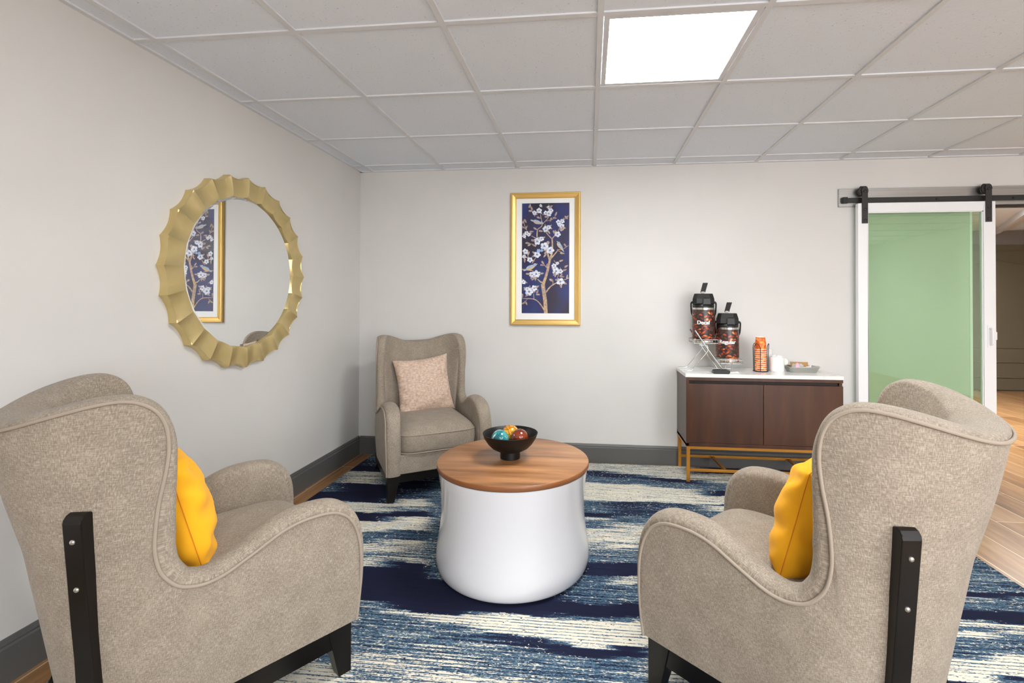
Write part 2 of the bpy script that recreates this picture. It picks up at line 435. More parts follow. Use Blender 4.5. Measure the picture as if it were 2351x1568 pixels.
def copy_tree(o, parent=None):
    c = o.copy(); C.objects.link(c); c.parent = parent
    for ch in children(o): copy_tree(ch, c)
    return c
def catmull(pts, per=6):
    out = []; n = len(pts)
    for i in range(n - 1):
        p0 = pts[max(i - 1, 0)]; p1 = pts[i]; p2 = pts[i + 1]; p3 = pts[min(i + 2, n - 1)]
        for k in range(per):
            t = k / per
            out.append(tuple(0.5 * (2 * b + (c - a) * t + (2 * a - 5 * b + 4 * c - d) * t * t + (-a + 3 * b - 3 * c + d) * t ** 3) for a, b, c, d in zip(p0, p1, p2, p3)))
    out.append(tuple(pts[-1])); return out
def interp(x, xs, ys):
    if x <= xs[0]: return ys[0]
    for i in range(len(xs) - 1):
        if x <= xs[i + 1]: return ys[i] + (ys[i + 1] - ys[i]) * (x - xs[i]) / (xs[i + 1] - xs[i])
    return ys[-1]

# ---------------------------------------------------------------- the room
def struct(o, label=None): return tag(o, label, None, None, 'structure')
b = MB(); b.box(XL - 0.1, 7.4, YF - 0.1, 7.75, -0.1, 0.0); struct(b.build('floor', M['floor']))
b = MB(); b.box(XL - 0.12, XL, YF - 0.1, YB + 0.12, 0, H + 0.05); struct(b.build('wall_left', M['wall']))
b = MB()
b.box(XL, OPX, YB, YB + 0.12, 0, H + 0.05); b.box(OPX, OPR, YB, YB + 0.12, 2.03, H + 0.05); b.box(OPR, XR, YB, YB + 0.12, 0, H + 0.05)
struct(b.build('wall_back', M['wall']))
b = MB(); b.box(XR, XR + 0.1, YF - 0.1, YB + 0.12, 0, H + 0.05); struct(b.build('wall_right', M['wall']))
b = MB(); b.box(XL, FILL_WIN[0], YF - 0.1, YF, 0, H + 0.05); b.box(FILL_WIN[1], XR, YF - 0.1, YF, 0, H + 0.05); b.box(FILL_WIN[0], FILL_WIN[1], YF - 0.1, YF, 0, FILL_WIN[2]); b.box(FILL_WIN[0], FILL_WIN[1], YF - 0.1, YF, FILL_WIN[3], H + 0.05)
struct(b.build('wall_front', M['wall']))
b = MB()
for k in range(5):
    x = FILL_WIN[0] + (FILL_WIN[1] - FILL_WIN[0]) * k / 4; b.box(x - 0.025, x + 0.025, YF - 0.08, YF - 0.03, FILL_WIN[2], FILL_WIN[3])
b.box(FILL_WIN[0], FILL_WIN[1], YF - 0.08, YF - 0.03, FILL_WIN[2], FILL_WIN[2] + 0.04); b.box(FILL_WIN[0], FILL_WIN[1], YF - 0.08, YF - 0.03, FILL_WIN[3] - 0.04, FILL_WIN[3])
struct(b.build('fill_window_1', M['door_white']))  # bars of the unseen window, added to bring fill light to the ceiling
# ceiling tiles: recessed panels between tees
PANELS = [(0.344 - T / 2 + T / 2 - 0.305 + 0.0, 0)]
lights = [(3, 2), (3, 7), (6, 6), (8, 8)]       # (column from GX, row of the tile) of the lit panels; all after the first are unseen added fill
light_cells = set(lights)
b = MB()
NX = int((XR - GX) / T) + 1; NY = int((GY - YF) / T) + 1
for i in range(-1, NX):
    for j in range(-1, NY):
        if (i, j) in light_cells: continue
        x0 = max(GX + i * T, XL); x1 = min(GX + (i + 1) * T, XR); y1 = min(GY - j * T, YB); y0 = max(GY - (j + 1) * T, YF)
        if x1 - x0 < 0.02 or y1 - y0 < 0.02: continue
        g = 0.010; zt = H + 0.007
        b.face([(x0 + g, y0 + g, zt), (x0 + g, y1 - g, zt), (x1 - g, y1 - g, zt), (x1 - g, y0 + g, zt)])
        s = [(x0 + g, y0 + g), (x0 + g, y1 - g), (x1 - g, y1 - g), (x1 - g, y0 + g)]
        for q in range(4):
            a_, c_ = s[q], s[(q + 1) % 4]
            b.face([(a_[0], a_[1], zt), (c_[0], c_[1], zt), (c_[0], c_[1], zt + 0.02), (a_[0], a_[1], zt + 0.02)])
b.face([(XL, YF, H + 0.03), (XR, YF, H + 0.03), (XR, YB, H + 0.03), (XL, YB, H + 0.03)])
struct(b.build('ceiling', M['tile'], merge=0))
b = MB()
for i in range(0, NX + 1):
    x = GX + i * T
    if XL < x < XR: b.box(x - 0.012, x + 0.012, YF, YB, H, H + 0.012)
for j in range(0, NY + 1):
    y = GY - j * T
    if YF < y < YB: b.box(XL, XR, y - 0.012, y + 0.012, H + 0.0004, H + 0.0116)
b.box(XL, XL + 0.022, YF, YB, H - 0.001, H + 0.011); b.box(XL, XR, YB - 0.022, YB, H - 0.001, H + 0.011)
struct(b.build('trim_1', M['tee']))
# baseboards
def baseboard(name, pts, axis):
    b = MB(); prof = [(0, 0), (0.016, 0), (0.016, 0.118), (0.010, 0.124), (0.012, 0.130), (0.006, 0.145), (0, 0.1457)]
    if axis == 'y': b.prism(prof, lambda u, v, w_: (XL + u, w_, v), pts[0], pts[1])
    else: b.prism(prof, lambda u, v, w_: (w_, YB - u, v), pts[0], pts[1])
    struct(b.build(name, M['base']))
baseboard('baseboard_left', (YF, YB), 'y'); baseboard('baseboard_back', (XL + 0.016, OPX - 0.06), 'x')
# lit panels
for k, (i, j) in enumerate(lights):
    x0 = GX + i * T + 0.014; x1 = x0 + T - 0.028; y1 = GY - j * T - 0.014; y0 = y1 - T + 0.028
    lab = 'bright white square light panel set in the ceiling grid'
    t = thing('ceiling_light', lab if k == 0 else 'added unseen fill light panel in the ceiling grid, ' + ('', 'behind the viewer', 'to the right of the viewer', 'at the far right end')[k], 'ceiling light', ((x0 + x1) / 2, (y0 + y1) / 2, H), 0, None if k == 0 else 'added fill panels behind the viewer')
    hx = (x1 - x0) / 2; b = MB(); fw = 0.022
    for (a0, a1, c0, c1) in ((-hx, hx, -hx, -hx + fw), (-hx, hx, hx - fw, hx), (-hx, -hx + fw, -hx + fw, hx - fw), (hx - fw, hx, -hx + fw, hx - fw)):
        b.box(a0, a1, c0, c1, 0.002, 0.016)
    b.build('frame', M['tee'], t)
    b = MB(); b.box(-hx + fw, hx - fw, -hx + fw, hx - fw, 0.008, 0.014); b.build('diffuser', M['panel'], t)
# the lobby beyond the doorway
b = MB(); b.box(1.4, 7.4, 7.6, 7.7, 0, H); struct(b.build('wall_far', M['far_wall']))
b = MB(); b.box(7.3, 7.4, YB + 0.12, 7.6, 0, H); struct(b.build('wall_lobby', M['far_wall']))
b = MB(); b.box(1.3, 1.4, YB + 0.12, 7.7, 0, H); struct(b.build('wall_passage', M['wall']))
b = MB(); b.box(XR + 0.1, 7.4, YB, YB + 0.12, 0, H); struct(b.build('wall_corner', M['wall']))
b = MB(); b.box(1.3, 7.4, YB + 0.12, 7.7, H, H + 0.05); struct(b.build('ceiling_lobby', M['tile']))
b = MB()   # pale moulding that crosses the lobby ceiling at an angle
d = Vector((5.83 - 4.84, 7.53 - 5.86, 0)).normalized(); n_ = Vector((-d.y, d.x, 0))
def al(u, v, w_): 
    p = Vector((4.84, 5.86, 0)) + d * w_ + n_ * u; return (p.x, p.y, v)
b.prism([(0, H), (-0.16, H), (-0.16, H - 0.02), (-0.06, H - 0.035), (-0.05, H - 0.06), (0, H - 0.07)], al, -1.0, 1.9)
struct(b.build('trim_2', M['tee']))
fd = MB(); fd.box(5.3, 6.5, 7.56, 7.6, 0.02, 2.03)
fdo = fd.build('door_2', M['far_door']); struct(fdo)
b = MB()
for (x0, x1, z0, z1) in ((5.42, 6.38, 0.20, 0.42), (5.42, 6.38, 0.62, 1.80)):
    b.tube([(x0, 7.558, z0), (x1, 7.558, z0), (x1, 7.558, z1), ((x0 + x1) / 2, 7.558, z1 + (0.1 if z1 > 1 else 0)), (x0, 7.558, z1)], 0.012, 6, True)
b.build('panel_moulding', M['far_door'], fdo)
b = MB(); b.box(5.2, 5.3, 7.55, 7.6, 0, 2.12); b.box(5.3, 6.6, 7.55, 7.6, 2.03, 2.12); struct(b.build('trim_3', M['far_door']))
t = thing('ceiling_light', 'added fill light panel in the lobby ceiling beyond the doorway, out of view', 'ceiling light', (4.0, 5.4, H), 0)  # unseen panel added to brighten the lobby
b = MB(); b.box(-0.55, 0.55, -0.28, 0.28, -0.01, -0.002); b.build('diffuser', M['panel_far'], t)
b = MB(); b.box(-0.58, 0.58, -0.31, 0.31, -0.004, -0.001); b.build('frame', M['tee'], t)
# doorway lining and head
b = MB(); b.box(OPX, OPX + 0.018, YB - 0.004, YB + 0.125, 0, 2.0); b.box(OPX, OPR, YB - 0.006, YB + 0.125, 1.995, 2.03); struct(b.build('trim_4', M['door_white']))
b = MB(); b.box(OPX + 0.018, OPR, YB + 0.01, YB + 0.05, 1.962, 1.995); struct(b.build('trim_5', M['iron']))
b = MB(); b.box(1.853, 4.1, YB - 0.019, YB, 1.977, 2.112); struct(b.build('trim_6', M['board'], bevel=0.001))

# ---------------------------------------------------------------- sliding barn door
DX0, DX1, DZ0, DZ1, DY0, DY1 = 1.958, 2.880, 0.02, 1.990, 3.712, 3.748
b = MB()
b.box(DX0, DX0 + 0.068, DY0, DY1, DZ0, DZ1); b.box(DX1 - 0.078, DX1, DY0, DY1, DZ0, DZ1)
b.box(DX0 + 0.068, DX1 - 0.078, DY0, DY1, DZ1 - 0.066, DZ1); b.box(DX0 + 0.068, DX1 - 0.078, DY0, DY1, DZ0, DZ0 + 0.12)
door = b.build('door_1', M['door_white'], bevel=0.002); struct(door)
b = MB(); b.box(DX0 + 0.066, DX1 - 0.076, 3.727, 3.733, DZ0 + 0.118, DZ1 - 0.064); tag(b.build('glass_pane', M['green_glass'], door), 'green tinted glass pane')
b = MB()
x0, x1, z0, z1 = DX0 + 0.068, DX1 - 0.078, DZ0 + 0.12, DZ1 - 0.066
for (a, c, e, f) in ((x0, x0 + 0.006, z0, z1), (x1 - 0.006, x1, z0, z1), (x0, x1, z1 - 0.006, z1), (x0, x1, z0, z0 + 0.006)): b.box(a, c, 3.7185, 3.7268, e, f)
b.build('glazing_bead', M['door_white'], door)
for hx in (2.003, 2.832):
    b = MB(); b.box(hx - 0.020, hx + 0.020, DY0 - 0.008, DY0 - 0.001, 1.842, 2.075)
    sp = [(hx + 0.026 * math.cos(a) , 2.078 + 0.036 * math.sin(a)) for a in [PI * k / 12 for k in range(13)]]
    b.prism([(hx - 0.020, 2.07)] + [(hx + 0.020, 2.07)] + [(hx + 0.024, 2.085), (hx + 0.016, 2.108), (hx - 0.016, 2.108), (hx - 0.024, 2.085)], lambda u, v, w_: (u, w_, v), DY0 - 0.008, DY0 - 0.001)
    yc_, ry_ = (DY0 - 0.0074 + YB - 0.030) / 2, (YB - 0.030 - DY0 + 0.0074) / 2
    arch = [(yc_ - ry_ * math.cos(PI * k / 14), 2.092 + 0.028 * math.sin(PI * k / 14)) for k in range(15)]
    arch = [(yc_ - ry_, 2.07)] + arch + [(yc_ + ry_, 2.05)] + [(yc_ + ry_ - .006, 2.05)] + [(yc_ - (ry_ - .006) * math.cos(PI * k / 14), 2.092 + 0.022 * math.sin(PI * k / 14)) for k in range(14, -1, -1)] + [(yc_ - ry_ + .006, 2.07)]
    b.prism(arch, lambda u, v, w_: (w_, u, v), hx - 0.018, hx + 0.018)
    hg = tag(b.build('hanger_strap', M['iron'], door, bevel=0.001), 'black iron hanger strap')
    b = MB(); rows = []
    for k in range(28):
        a = 2 * PI * k / 28
        rows.append([(hx - 0.006 + r * math.cos(a), y, 2.079 + r * math.sin(a)) for r, y in ((0.006, DY0 + 0.002), (0.034, DY0 + 0.002), (0.034, DY0 + 0.006), (0.028, DY0 + 0.009), (0.028, DY0 + 0.015), (0.034, DY0 + 0.018), (0.034, DY0 + 0.022), (0.006, DY0 + 0.022))])
    b.quad_grid(rows, None, 0, True, True); b.build('wheel', M['iron'], hg, smooth=40)
    for z in (2.079, 1.945, 1.865):
        b = MB()
        b.tube([(hx, DY0 - 0.008, z), (hx, DY0 - 0.013, z), (hx, DY0 - 0.0145, z)], [0.0085, 0.0085, 0.005], 12)
        b.build('bolt', M['blackp'], hg, smooth=40)
b = MB(); hz = 1.024
b.box(2.822, 2.848, DY0 - 0.005, DY0, hz - 0.08, hz + 0.08); b.tube(catmull([(2.835, DY0, hz + 0.06), (2.835, DY0 - 0.028, hz + 0.05), (2.835, DY0 - 0.03, hz), (2.835, DY0 - 0.028, hz - 0.05), (2.835, DY0, hz - 0.06)], 5), 0.006, 8)
tag(b.build('pull_handle', M['door_white'], door, bevel=0.001), 'white pull handle')
b = MB(); b.box(2.880, 2.889, DY0 + 0.004, DY0 + 0.03, 1.0, 1.055); b.build('latch', M['door_white'], door)
b = MB(); b.box(1.865, 3.9, 3.7505, 3.7565, 2.003, 2.040)
rail = b.build('door_rail', M['iron'], bevel=0.001); tag(rail, 'black iron flat rail the sliding glass door hangs on', 'rail')
for x in (2.045, 2.52, 3.03, 3.6):
    b = MB(); b.tube([(x, 3.7505, 2.021), (x, 3.746, 2.021)], 0.009, 12); b.tube([(x, 3.7565, 2.021), (x, YB - 0.019, 2.021)], 0.009, 10); b.build('standoff_bolt', M['blackp'], rail, smooth=40)
b = MB(); b.box(1.872, 1.905, 3.744, 3.7635, 1.998, 2.045); b.build('end_stop', M['blackp'], rail, bevel=0.002)

# ---------------------------------------------------------------- rug
RUG = [(-0.5897, [(2.941, 0.0), (2.835, 0.5), (2.794, 0.85), (2.662, 0.0)]), (-0.4884, [(3.592, 0.25), (3.467, 0.0), (3.349, 0.8), (3.113, 0.0), (2.845, 0.85), (2.718, 0.0), (2.62, 0.9), (2.496, 0.42), (2.37, 0.8), (2.275, 0.5), (2.224, 0.72), (2.14, 0.0), (1.896, 0.6), (1.852, 0.48), (1.716, 0.5), (1.639, 0.68), (1.499, 0.7)]), (-0.3753, [(3.202, 0.0), (3.079, 0.3), (2.911, 0.88), (2.809, 0.52), (2.742, 0.0), (2.678, 0.9), (2.527, 0.33), (2.427, 0.78), (2.356, 0.6), (2.251, 0.75), (2.208, 0.02), (1.857, 0.85), (1.831, 0.48), (1.686, 0.6), (1.619, 0.7), (1.517, 0.7)]), (-0.3164, [(2.064, 0.0), (1.857, 0.88), (1.809, 0.48), (1.697, 0.6), (1.574, 0.75), (1.526, 0.75)]), (-0.1377, [(2.037, 0.0), (1.885, 0.9), (1.758, 0.2), (1.702, 0.48), (1.585, 0.52), (1.555, 0.7)]), (0.0163, [(3.74, 0.75), (3.567, 0.22), (3.453, 0.44), (3.326, 0.88), (3.045, 0.42), (2.867, 0.05), (2.808, 0.7), (2.765, 0.44), (2.656, 0.78), (2.497, 0.62), (2.43, 0.47), (2.306, 0.15), (2.212, 0.4), (2.007, 0.0), (1.929, 0.45), (1.902, 0.9), (1.738, 0.02), (1.69, 0.47), (1.582, 0.5)]), (0.0787, [(3.716, 0.75), (3.523, 0.22), (3.434, 0.42), (3.309, 0.9), (3.032, 0.25), (2.843, 0.5), (2.729, 0.78), (2.515, 0.6), (2.492, 0.8), (2.453, 0.47), (2.312, 0.08), (2.209, 0.8), (2.149, 0.42), (2.021, 0.0), (1.942, 0.45), (1.912, 0.92), (1.767, 0.02), (1.712, 0.47), (1.593, 0.5)]), (0.1836, [(3.75, 0.78), (3.477, 0.05), (3.412, 0.42), (3.29, 0.86), (3.036, 0.28), (2.762, 0.75), (2.545, 0.6), (2.482, 0.47), (2.34, 0.08), (2.236, 0.8), (2.174, 0.42), (2.045, 0.0), (1.965, 0.45), (1.938, 0.92), (1.782, 0.02)]), (0.2694, [(3.7, 0.1), (3.603, 0.78), (3.426, 0.44), (3.284, 0.1), (3.189, 0.8), (3.049, 0.3)]), (0.7363, [(2.606, 0.4), (2.429, 0.47), (2.255, 0.05), (2.217, 0.62), (2.174, 0.47), (2.121, 0.0), (2.061, 0.76), (2.008, 0.48), (1.978, 0.9), (1.944, 0.48), (1.823, 0.88), (1.72, 0.2)]), (0.8122, [(2.322, 0.47), (2.276, 0.05), (2.25, 0.4), (2.135, 0.0), (2.047, 0.8), (1.976, 0.47), (1.857, 0.9), (1.758, 0.1)])]
RX0, RX1, RY0, RY1, RZ = -1.755, 1.895, 0.35, 3.735, 0.010
def rug_level(x, y):
    y += 0.012 * math.sin(x * 3.1 + y * 7) + 0.008 * math.sin(x * 9.7 + 1.3)
    k = x / max(y, 0.3)
    def prof(i):
        L = RUG[i][1]
        yy = y
        while yy < L[-1][0] - 0.02: yy += (L[0][0] - L[-1][0]) * 0.73
        v = 0.45 if yy > L[0][0] + 0.03 else L[0][1]
        for (a, l), nx in zip(L, L[1:] + [(-9, 0)]):
            if yy <= a: v = l
        return v
    if k <= RUG[0][0]: return prof(0)
    for i in range(len(RUG) - 1):
        if k <= RUG[i + 1][0]:
            t = (k - RUG[i][0]) / (RUG[i + 1][0] - RUG[i][0])
            t = t * t * (3 - 2 * t)
            return prof(i) * (1 - t) + prof(i + 1) * t
    return prof(len(RUG) - 1)
nx_, ny_ = 180, 380
b = MB()
rows = [[(RX0 + (RX1 - RX0) * i / nx_, RY0 + (RY1 - RY0) * j / ny_, RZ) for j in range(ny_ + 1)] for i in range(nx_ + 1)]
b.quad_grid(rows)
b.face([(RX0, RY0, 0.0005), (RX0, RY1, 0.0005), (RX1, RY1, 0.0005), (RX1, RY0, 0.0005)], 1)
for p, q in (((RX0, RY0), (RX0, RY1)), ((RX0, RY1), (RX1, RY1)), ((RX1, RY1), (RX1, RY0)), ((RX1, RY0), (RX0, RY0))):
    b.face([(p[0], p[1], 0.0005), (q[0], q[1], 0.0005), (q[0], q[1], RZ), (p[0], p[1], RZ)], 1)
rug = b.build('area_rug', [M['rug'], M['rug_edge']], merge=0)
tag(rug, 'large area rug streaked in navy, blue and cream under the armchairs', 'rug')
att = rug.data.attributes.new('tone', 'FLOAT', 'POINT')
att.data.foreach_set('value', [rug_level(v.co.x, v.co.y) for v in rug.data.vertices])
FZ = RZ  # things on the rug stand at this height

# ---------------------------------------------------------------- wing armchair
YC = -0.03; NE = 2.3
def aw(z): return interp(z, [0.12, 0.4, 0.6, 0.8, 1.0], [0.330, 0.340, 0.336, 0.332, 0.324])
def yr(z): return interp(z, [0.15, 0.39, 0.58, 0.75, 0.9, 1.0], [-0.311, -0.345, -0.375, -0.42, -0.452, -0.465])
def shell(w_, z):
    a = aw(z)
    if w_ <= 0: return Vector((a, YC - w_ * 0.01, z))
    ph = min(w_, 90.0) * PI / 180
    x = a * max(math.cos(ph), 0) ** (2 / NE); y = YC - (YC - yr(z)) * math.sin(ph) ** (2 / NE)
    return Vector((x, y, z))
def snorm(w_, z):
    p = shell(w_ - 0.8, z); q = shell(min(w_ + 0.8, 90), z)
    t = (q - p); t.z = 0
    if t.length < 1e-6: return Vector((0, -1, 0))
    t.normalize(); n = Vector((-t.y, t.x, 0))
    return n if n.dot(Vector((0.2, YC - 0.0, 0)) - Vector((p.x, p.y, 0))) < 0 or True else n
def w_of(y, z):
    if y >= YC: return -(y - YC) * 100
    s = min(1.0, (YC - y) / (YC - yr(z)))
    return math.degrees(math.asin(min(1, s ** (NE / 2))))
# (y, z, w of the foot of the line), thickness there
EDGE = [(.385, .166, .385, .075), (.392, .23, .383, .078), (.397, .31, .378, .08), (.394, .40, .37, .082), (.384, .457, .36, .085), (.365, .503, .345, .088), (.335, .536, .32, .09), (.29, .556, .28, .09),
        (.21, .560, .21, .088), (.148, .548, .15, .086), (.095, .525, .10, .084), (.041, .501, .05, .08), (-.005, .483, 0., .075), (-.05, .477, -.05, .072)]
EDGE2 = [(-.095, .487, 18, .068), (-.122, .508, 22, .064), (-.145, .546, 26, .06), (-.155, .60, 29, .056), (-.154, .66, 31.5, .054), (-.148, .72, 33.5, .053), (-.136, .79, 35.5, .052), (-.129, .86, 37.5, .052),
         (-.136, .918, 40, .053), (-.157, .958, 43, .055), (-.190, .981, 46, .060), (-.225, .988, 49, .067), (-.268, .983, 52.5, .078), (-.320, .969, 57, .094), (-.365, .953, 63, .108), (-.405, .936, 70, .118), (-.432, .924, 77, .122), (-.447, .918, 83, .124), (None, .916, 90, .125)]
keys = [(w_of(y, z), z, w_of(bw, .16), t) for y, z, bw, t in EDGE] + [(90. if y is None else w_of(y, z), z, bw, t) for y, z, bw, t in EDGE2]
def make_armchair(label):
    t = thing('wing_armchair', label, 'armchair')
    K = catmull(keys, 5)
    K = [(min(k[0], 90.), k[1], min(k[2], 90.), k[3]) for k in K]
    top = [shell(k[0], k[1]) for k in K]; nK = len(K)
    b = MB(); ZB = 0.165; NV = 16
    arc = [0.0]
    for i in range(1, nK): arc.append(arc[-1] + (shell(K[i][2], .3) - shell(K[i - 1][2], .3)).length)
    pipe_pts = []
    for sgn in (1, -1):
        outer = []; ouv = []; inner = []; iuv = []; roll = []; ruv = []
        for i in range(nK):
            w0, z0, wb, th = K[i]
            zb = min(ZB, z0)
            line = [];
            for q in range(NV + 1):
                s = q / NV
                ww = w0 + (wb - w0) * s; zz = z0 + (zb - z0) * s
                line.append((ww, zz))
            o_ = [shell(*l) for l in line]
            # gentle upholstery belly
            for q, p in enumerate(o_):
                nn = snorm(*line[q]); s = q / NV
                p += nn * (-0.006 * math.sin(PI * min(1, s * 1.0)) if False else 0.006 * math.sin(PI * s))
            outer.append(o_); ouv.append([(arc[i] * 1.0, p.z) for p in o_])
            # roll: from the piping over the padded edge to the inner face
            tan = top[min(i + 1, nK - 1)] - top[max(i - 1, 0)]
            tan.normalize(); n = -snorm(w0, z0)
            e = n.cross(tan)
            e.normalize()
            h = th * interp(i, [0, 30, 50, 65, 78, 88, 95, 102, 110, 125, 160], [0.30, 0.36, 0.36, 0.44, 0.62, 0.78, 0.68, 0.44, 0.26, 0.20, 0.22])
            rl = []; ru = []
            NR = 12
            for q in range(NR + 1):
                a = PI * q / NR
                u_ = (1 - math.cos(a)) / 2; hh = math.sin(a) ** 0.75 * h
                if i < 22:      # arm fronts are flatter
                    f_ = max(0.0, 1 - i / 22.0); hh *= (1 - 0.45 * f_)
                p = top[i] + n * (th * u_) + e * hh
                rl.append(p); ru.append((arc[i] + 0.0, z0 + th * u_))
            roll.append(rl); ruv.append([(sum((top[k + 1] - top[k]).length for k in range(i)), x[1] - z0 + .3) for x in ru])
            il = []
            zi = min(0.27, z0)
            for q in range(NV + 1):
                s = q / NV
                ww = w0 + (wb - w0) * s * 0.9; zz = z0 + (zi - z0) * s
                nn = -snorm(ww, zz)
                il.append(shell(ww, zz) + nn * (th + (0.006 + 0.045 * interp(i, [90, 130], [0, 1])) * math.sin(PI * min(1, s * 1.0))))
            inner.append(il); iuv.append([(arc[i], p.z) for p in il])
        mir = (lambda p: (sgn * p.x, p.y, p.z))
        for rows, uv in ((outer, ouv), (roll, ruv), (inner, iuv)):
            b.quad_grid([[mir(p) for p in r] for r in rows], uv)
        pipe_pts.append([Vector((sgn * (p.x + 0.003 * snorm(k[0], k[1]).x), p.y + 0.003 * snorm(k[0], k[1]).y, p.z + 0.001)) for p, k in zip(top, K)])
    up = b.build('upholstered_shell', M['fabric'], t, smooth=60, merge=5e-4)
    b = MB(); full = pipe_pts[0] + pipe_pts[1][::-1][1:]
    b.tube(full, 0.0050, 8); b.build('piping', M['piping'], t, smooth=60)
    # inner arm-front seam
    # seat deck + apron
    b = MB(); b.box(-0.255, 0.255, 0.30, 0.372, 0.166, 0.283); b.box(-0.25, 0.25, -0.24, 0.30, 0.20, 0.283)
    for i, f in enumerate(b.f): b.uv[i] = [(b.v[k][0] + b.v[k][1], b.v[k][2]) for k in f]
    b.build('front_apron', M['fabric'], t, bevel=0.006)
    # seat cushion
    b = MB(); hx, y0, y1, z0, z1 = 0.258, -0.27, 0.388, 0.287, 0.402
    rows = []; uvs = []
    ns, nr = 72, 14
    def sq(a, n=7.0):
        c_, s_ = math.cos(a), math.sin(a)
        r = (abs(c_) ** n + abs(s_) ** n) ** (-1 / n); return r * c_, r * s_
    cy = (y0 + y1) / 2; hy = (y1 - y0) / 2
    prof = [(0.0, z0)] + [(0.95, z0), (0.985, z0 + .006), (1.0, z0 + .02)] + [(1.0 + 0.012 * math.sin(PI * k / 6), z0 + .02 + (z1 - z0 - .02) * k / 6) for k in range(1, 6)] + [(1.0, z1)]
    prof += [(s, z1 + 0.060 * (1 - s ** 7)) for s in (0.99, 0.975, .955, .93, .9, .86, .8, .7, .5, .3, .12, 0.0)]
    for k in range(ns):
        a = 2 * PI * k / ns; sx, sy = sq(a)
        rows.append([(hx * sx * s, cy + hy * sy * s, z) for s, z in prof])
        uvs.append([(hx * sx * s, cy + hy * sy * s + (z if s > .99 else 0)) for s, z in prof])
    uvs.append(uvs[0])
    b.quad_grid(rows, uvs, 0, closed_u=True)
    cu = b.build('seat_cushion', M['fabric'], t, smooth=50, merge=1e-4)
    for zz, nm in ((z1, 'piping'), (z0 + 0.004, 'piping')):
        b = MB(); b.tube([(hx * sq(2 * PI * k / ns)[0] * 1.004, cy + hy * sq(2 * PI * k / ns)[1] * 1.004, zz) for k in range(ns)], 0.0038, 6, True)
        b.build(nm, M['piping'], cu, smooth=60)
    # dark base rails
    b = MB()
    for s in (1, -1):
        x0, x1 = s * 0.300, s * 0.322
        b.hexa([(min(x0, x1), -0.20, 0.098), (max(x0, x1), -0.20, 0.098), (max(x0, x1), 0.34, 0.098), (min(x0, x1), 0.34, 0.098), (min(x0, x1), -0.20, 0.161), (max(x0, x1), -0.20, 0.161), (max(x0, x1), 0.34, 0.161), (min(x0, x1), 0.34, 0.161)])
        b.hexa([(s * 0.322, -0.20, 0.098), (s * 0.300, -0.20, 0.098), (s * 0.19, -0.275, 0.098), (s * 0.205, -0.292, 0.098), (s * 0.322, -0.20, 0.161), (s * 0.300, -0.20, 0.161), (s * 0.19, -0.275, 0.161), (s * 0.205, -0.292, 0.161)])
    b.box(-0.30, 0.30, 0.335, 0.357, 0.112, 0.163); b.box(-0.21, 0.21, -0.292, -0.27, 0.098, 0.161)
    b.box(-0.318, 0.318, -0.19, 0.35, 0.158, 0.170)
    b.build('base_rail', M['espresso'], t)
    for s in (1, -1):
        # front leg, outer faces upright, inner faces slanting
        xo, yo = s * 0.326, 0.372; b = MB()
        bt, bb = 0.078, 0.042
        b.hexa([(xo, yo, 0), (xo - s * bb, yo, 0), (xo - s * bb, yo - bb, 0), (xo, yo - bb, 0), (xo, yo, 0.163), (xo - s * bt, yo, 0.163), (xo - s * bt, yo - bt, 0.163), (xo, yo - bt, 0.163)])
        b.build('front_leg', M['espresso'], t, bevel=0.002)
        # back post: a flat dark strip up the rear corner that runs on as the rear leg
        n = Vector((0.68, -0.733, 0)); tg = Vector((0.733, 0.68, 0))
        base = [(0.0, .405), (0.06, .378), (0.12, .357), (0.18, .347), (0.28, .350), (0.36, .356), (0.45, .366), (0.54, .375), (0.63, .384), (0.70, .391)]
        inn = [(d_ - 0.012 if z > .15 else d_ - .004, z) for z, d_ in base]
        out = [(d_ + 0.030, z) for z, d_ in base]
        prof = inn + [(0.388, 0.726)] + [(0.400, 0.730), (0.412, 0.726), (0.420, 0.717)] + [(0.4218, 0.708)] + out[::-1][0:]
        W_ = 0.0225
        def fn(u, v, w_, s=s):
            p = n * u + tg * (w_ + 0.002); return (s * p.x, p.y, v)
        b = MB(); b.prism(prof, fn, -W_, W_)
        post = b.build('rear_post', M['espresso'], t, bevel=0.0025, seg=2)
        for z in (0.665, 0.545):
            u0 = interp(z, [q[0] for q in base], [q[1] for q in base]) + 0.030
            b = MB(); rr = []
            for k in range(5):
                a = PI / 2 * k / 4; rr.append((0.0068 * math.cos(a), 0.005 * math.sin(a)))
            rows = []
            for k in range(14):
                a = 2 * PI * k / 14
                rows.append([fn(u0 + h_, z + r_ * math.sin(a), r_ * math.cos(a) - 0.0) for r_, h_ in rr])
            b.quad_grid(rows, None, 0, True); b.build('screw', M['steel'], post, smooth=60)
    return t

c1 = make_armchair('greige wing armchair at the left, back turned, yellow pillow in it')
c1.location = (-1.278, 1.435, FZ); c1.rotation_euler.z = -0.625
c2 = copy_tree(c1); c2['label'] = 'greige wing armchair at the right before the brown sideboard, yellow pillow in it'
c2.location = (0.686, 1.579, FZ); c2.rotation_euler.z = 0.844
c3 = copy_tree(c1); c3['label'] = 'greige wing armchair facing out from the far corner, blush pillow in it'
c3.location = (-1.159, 3.322, FZ); c3.rotation_euler.z = 3.710
for c in (c1, c2, c3): c['group'] = 'matching wing armchairs around the drum table'; c.location.z = 0.0105

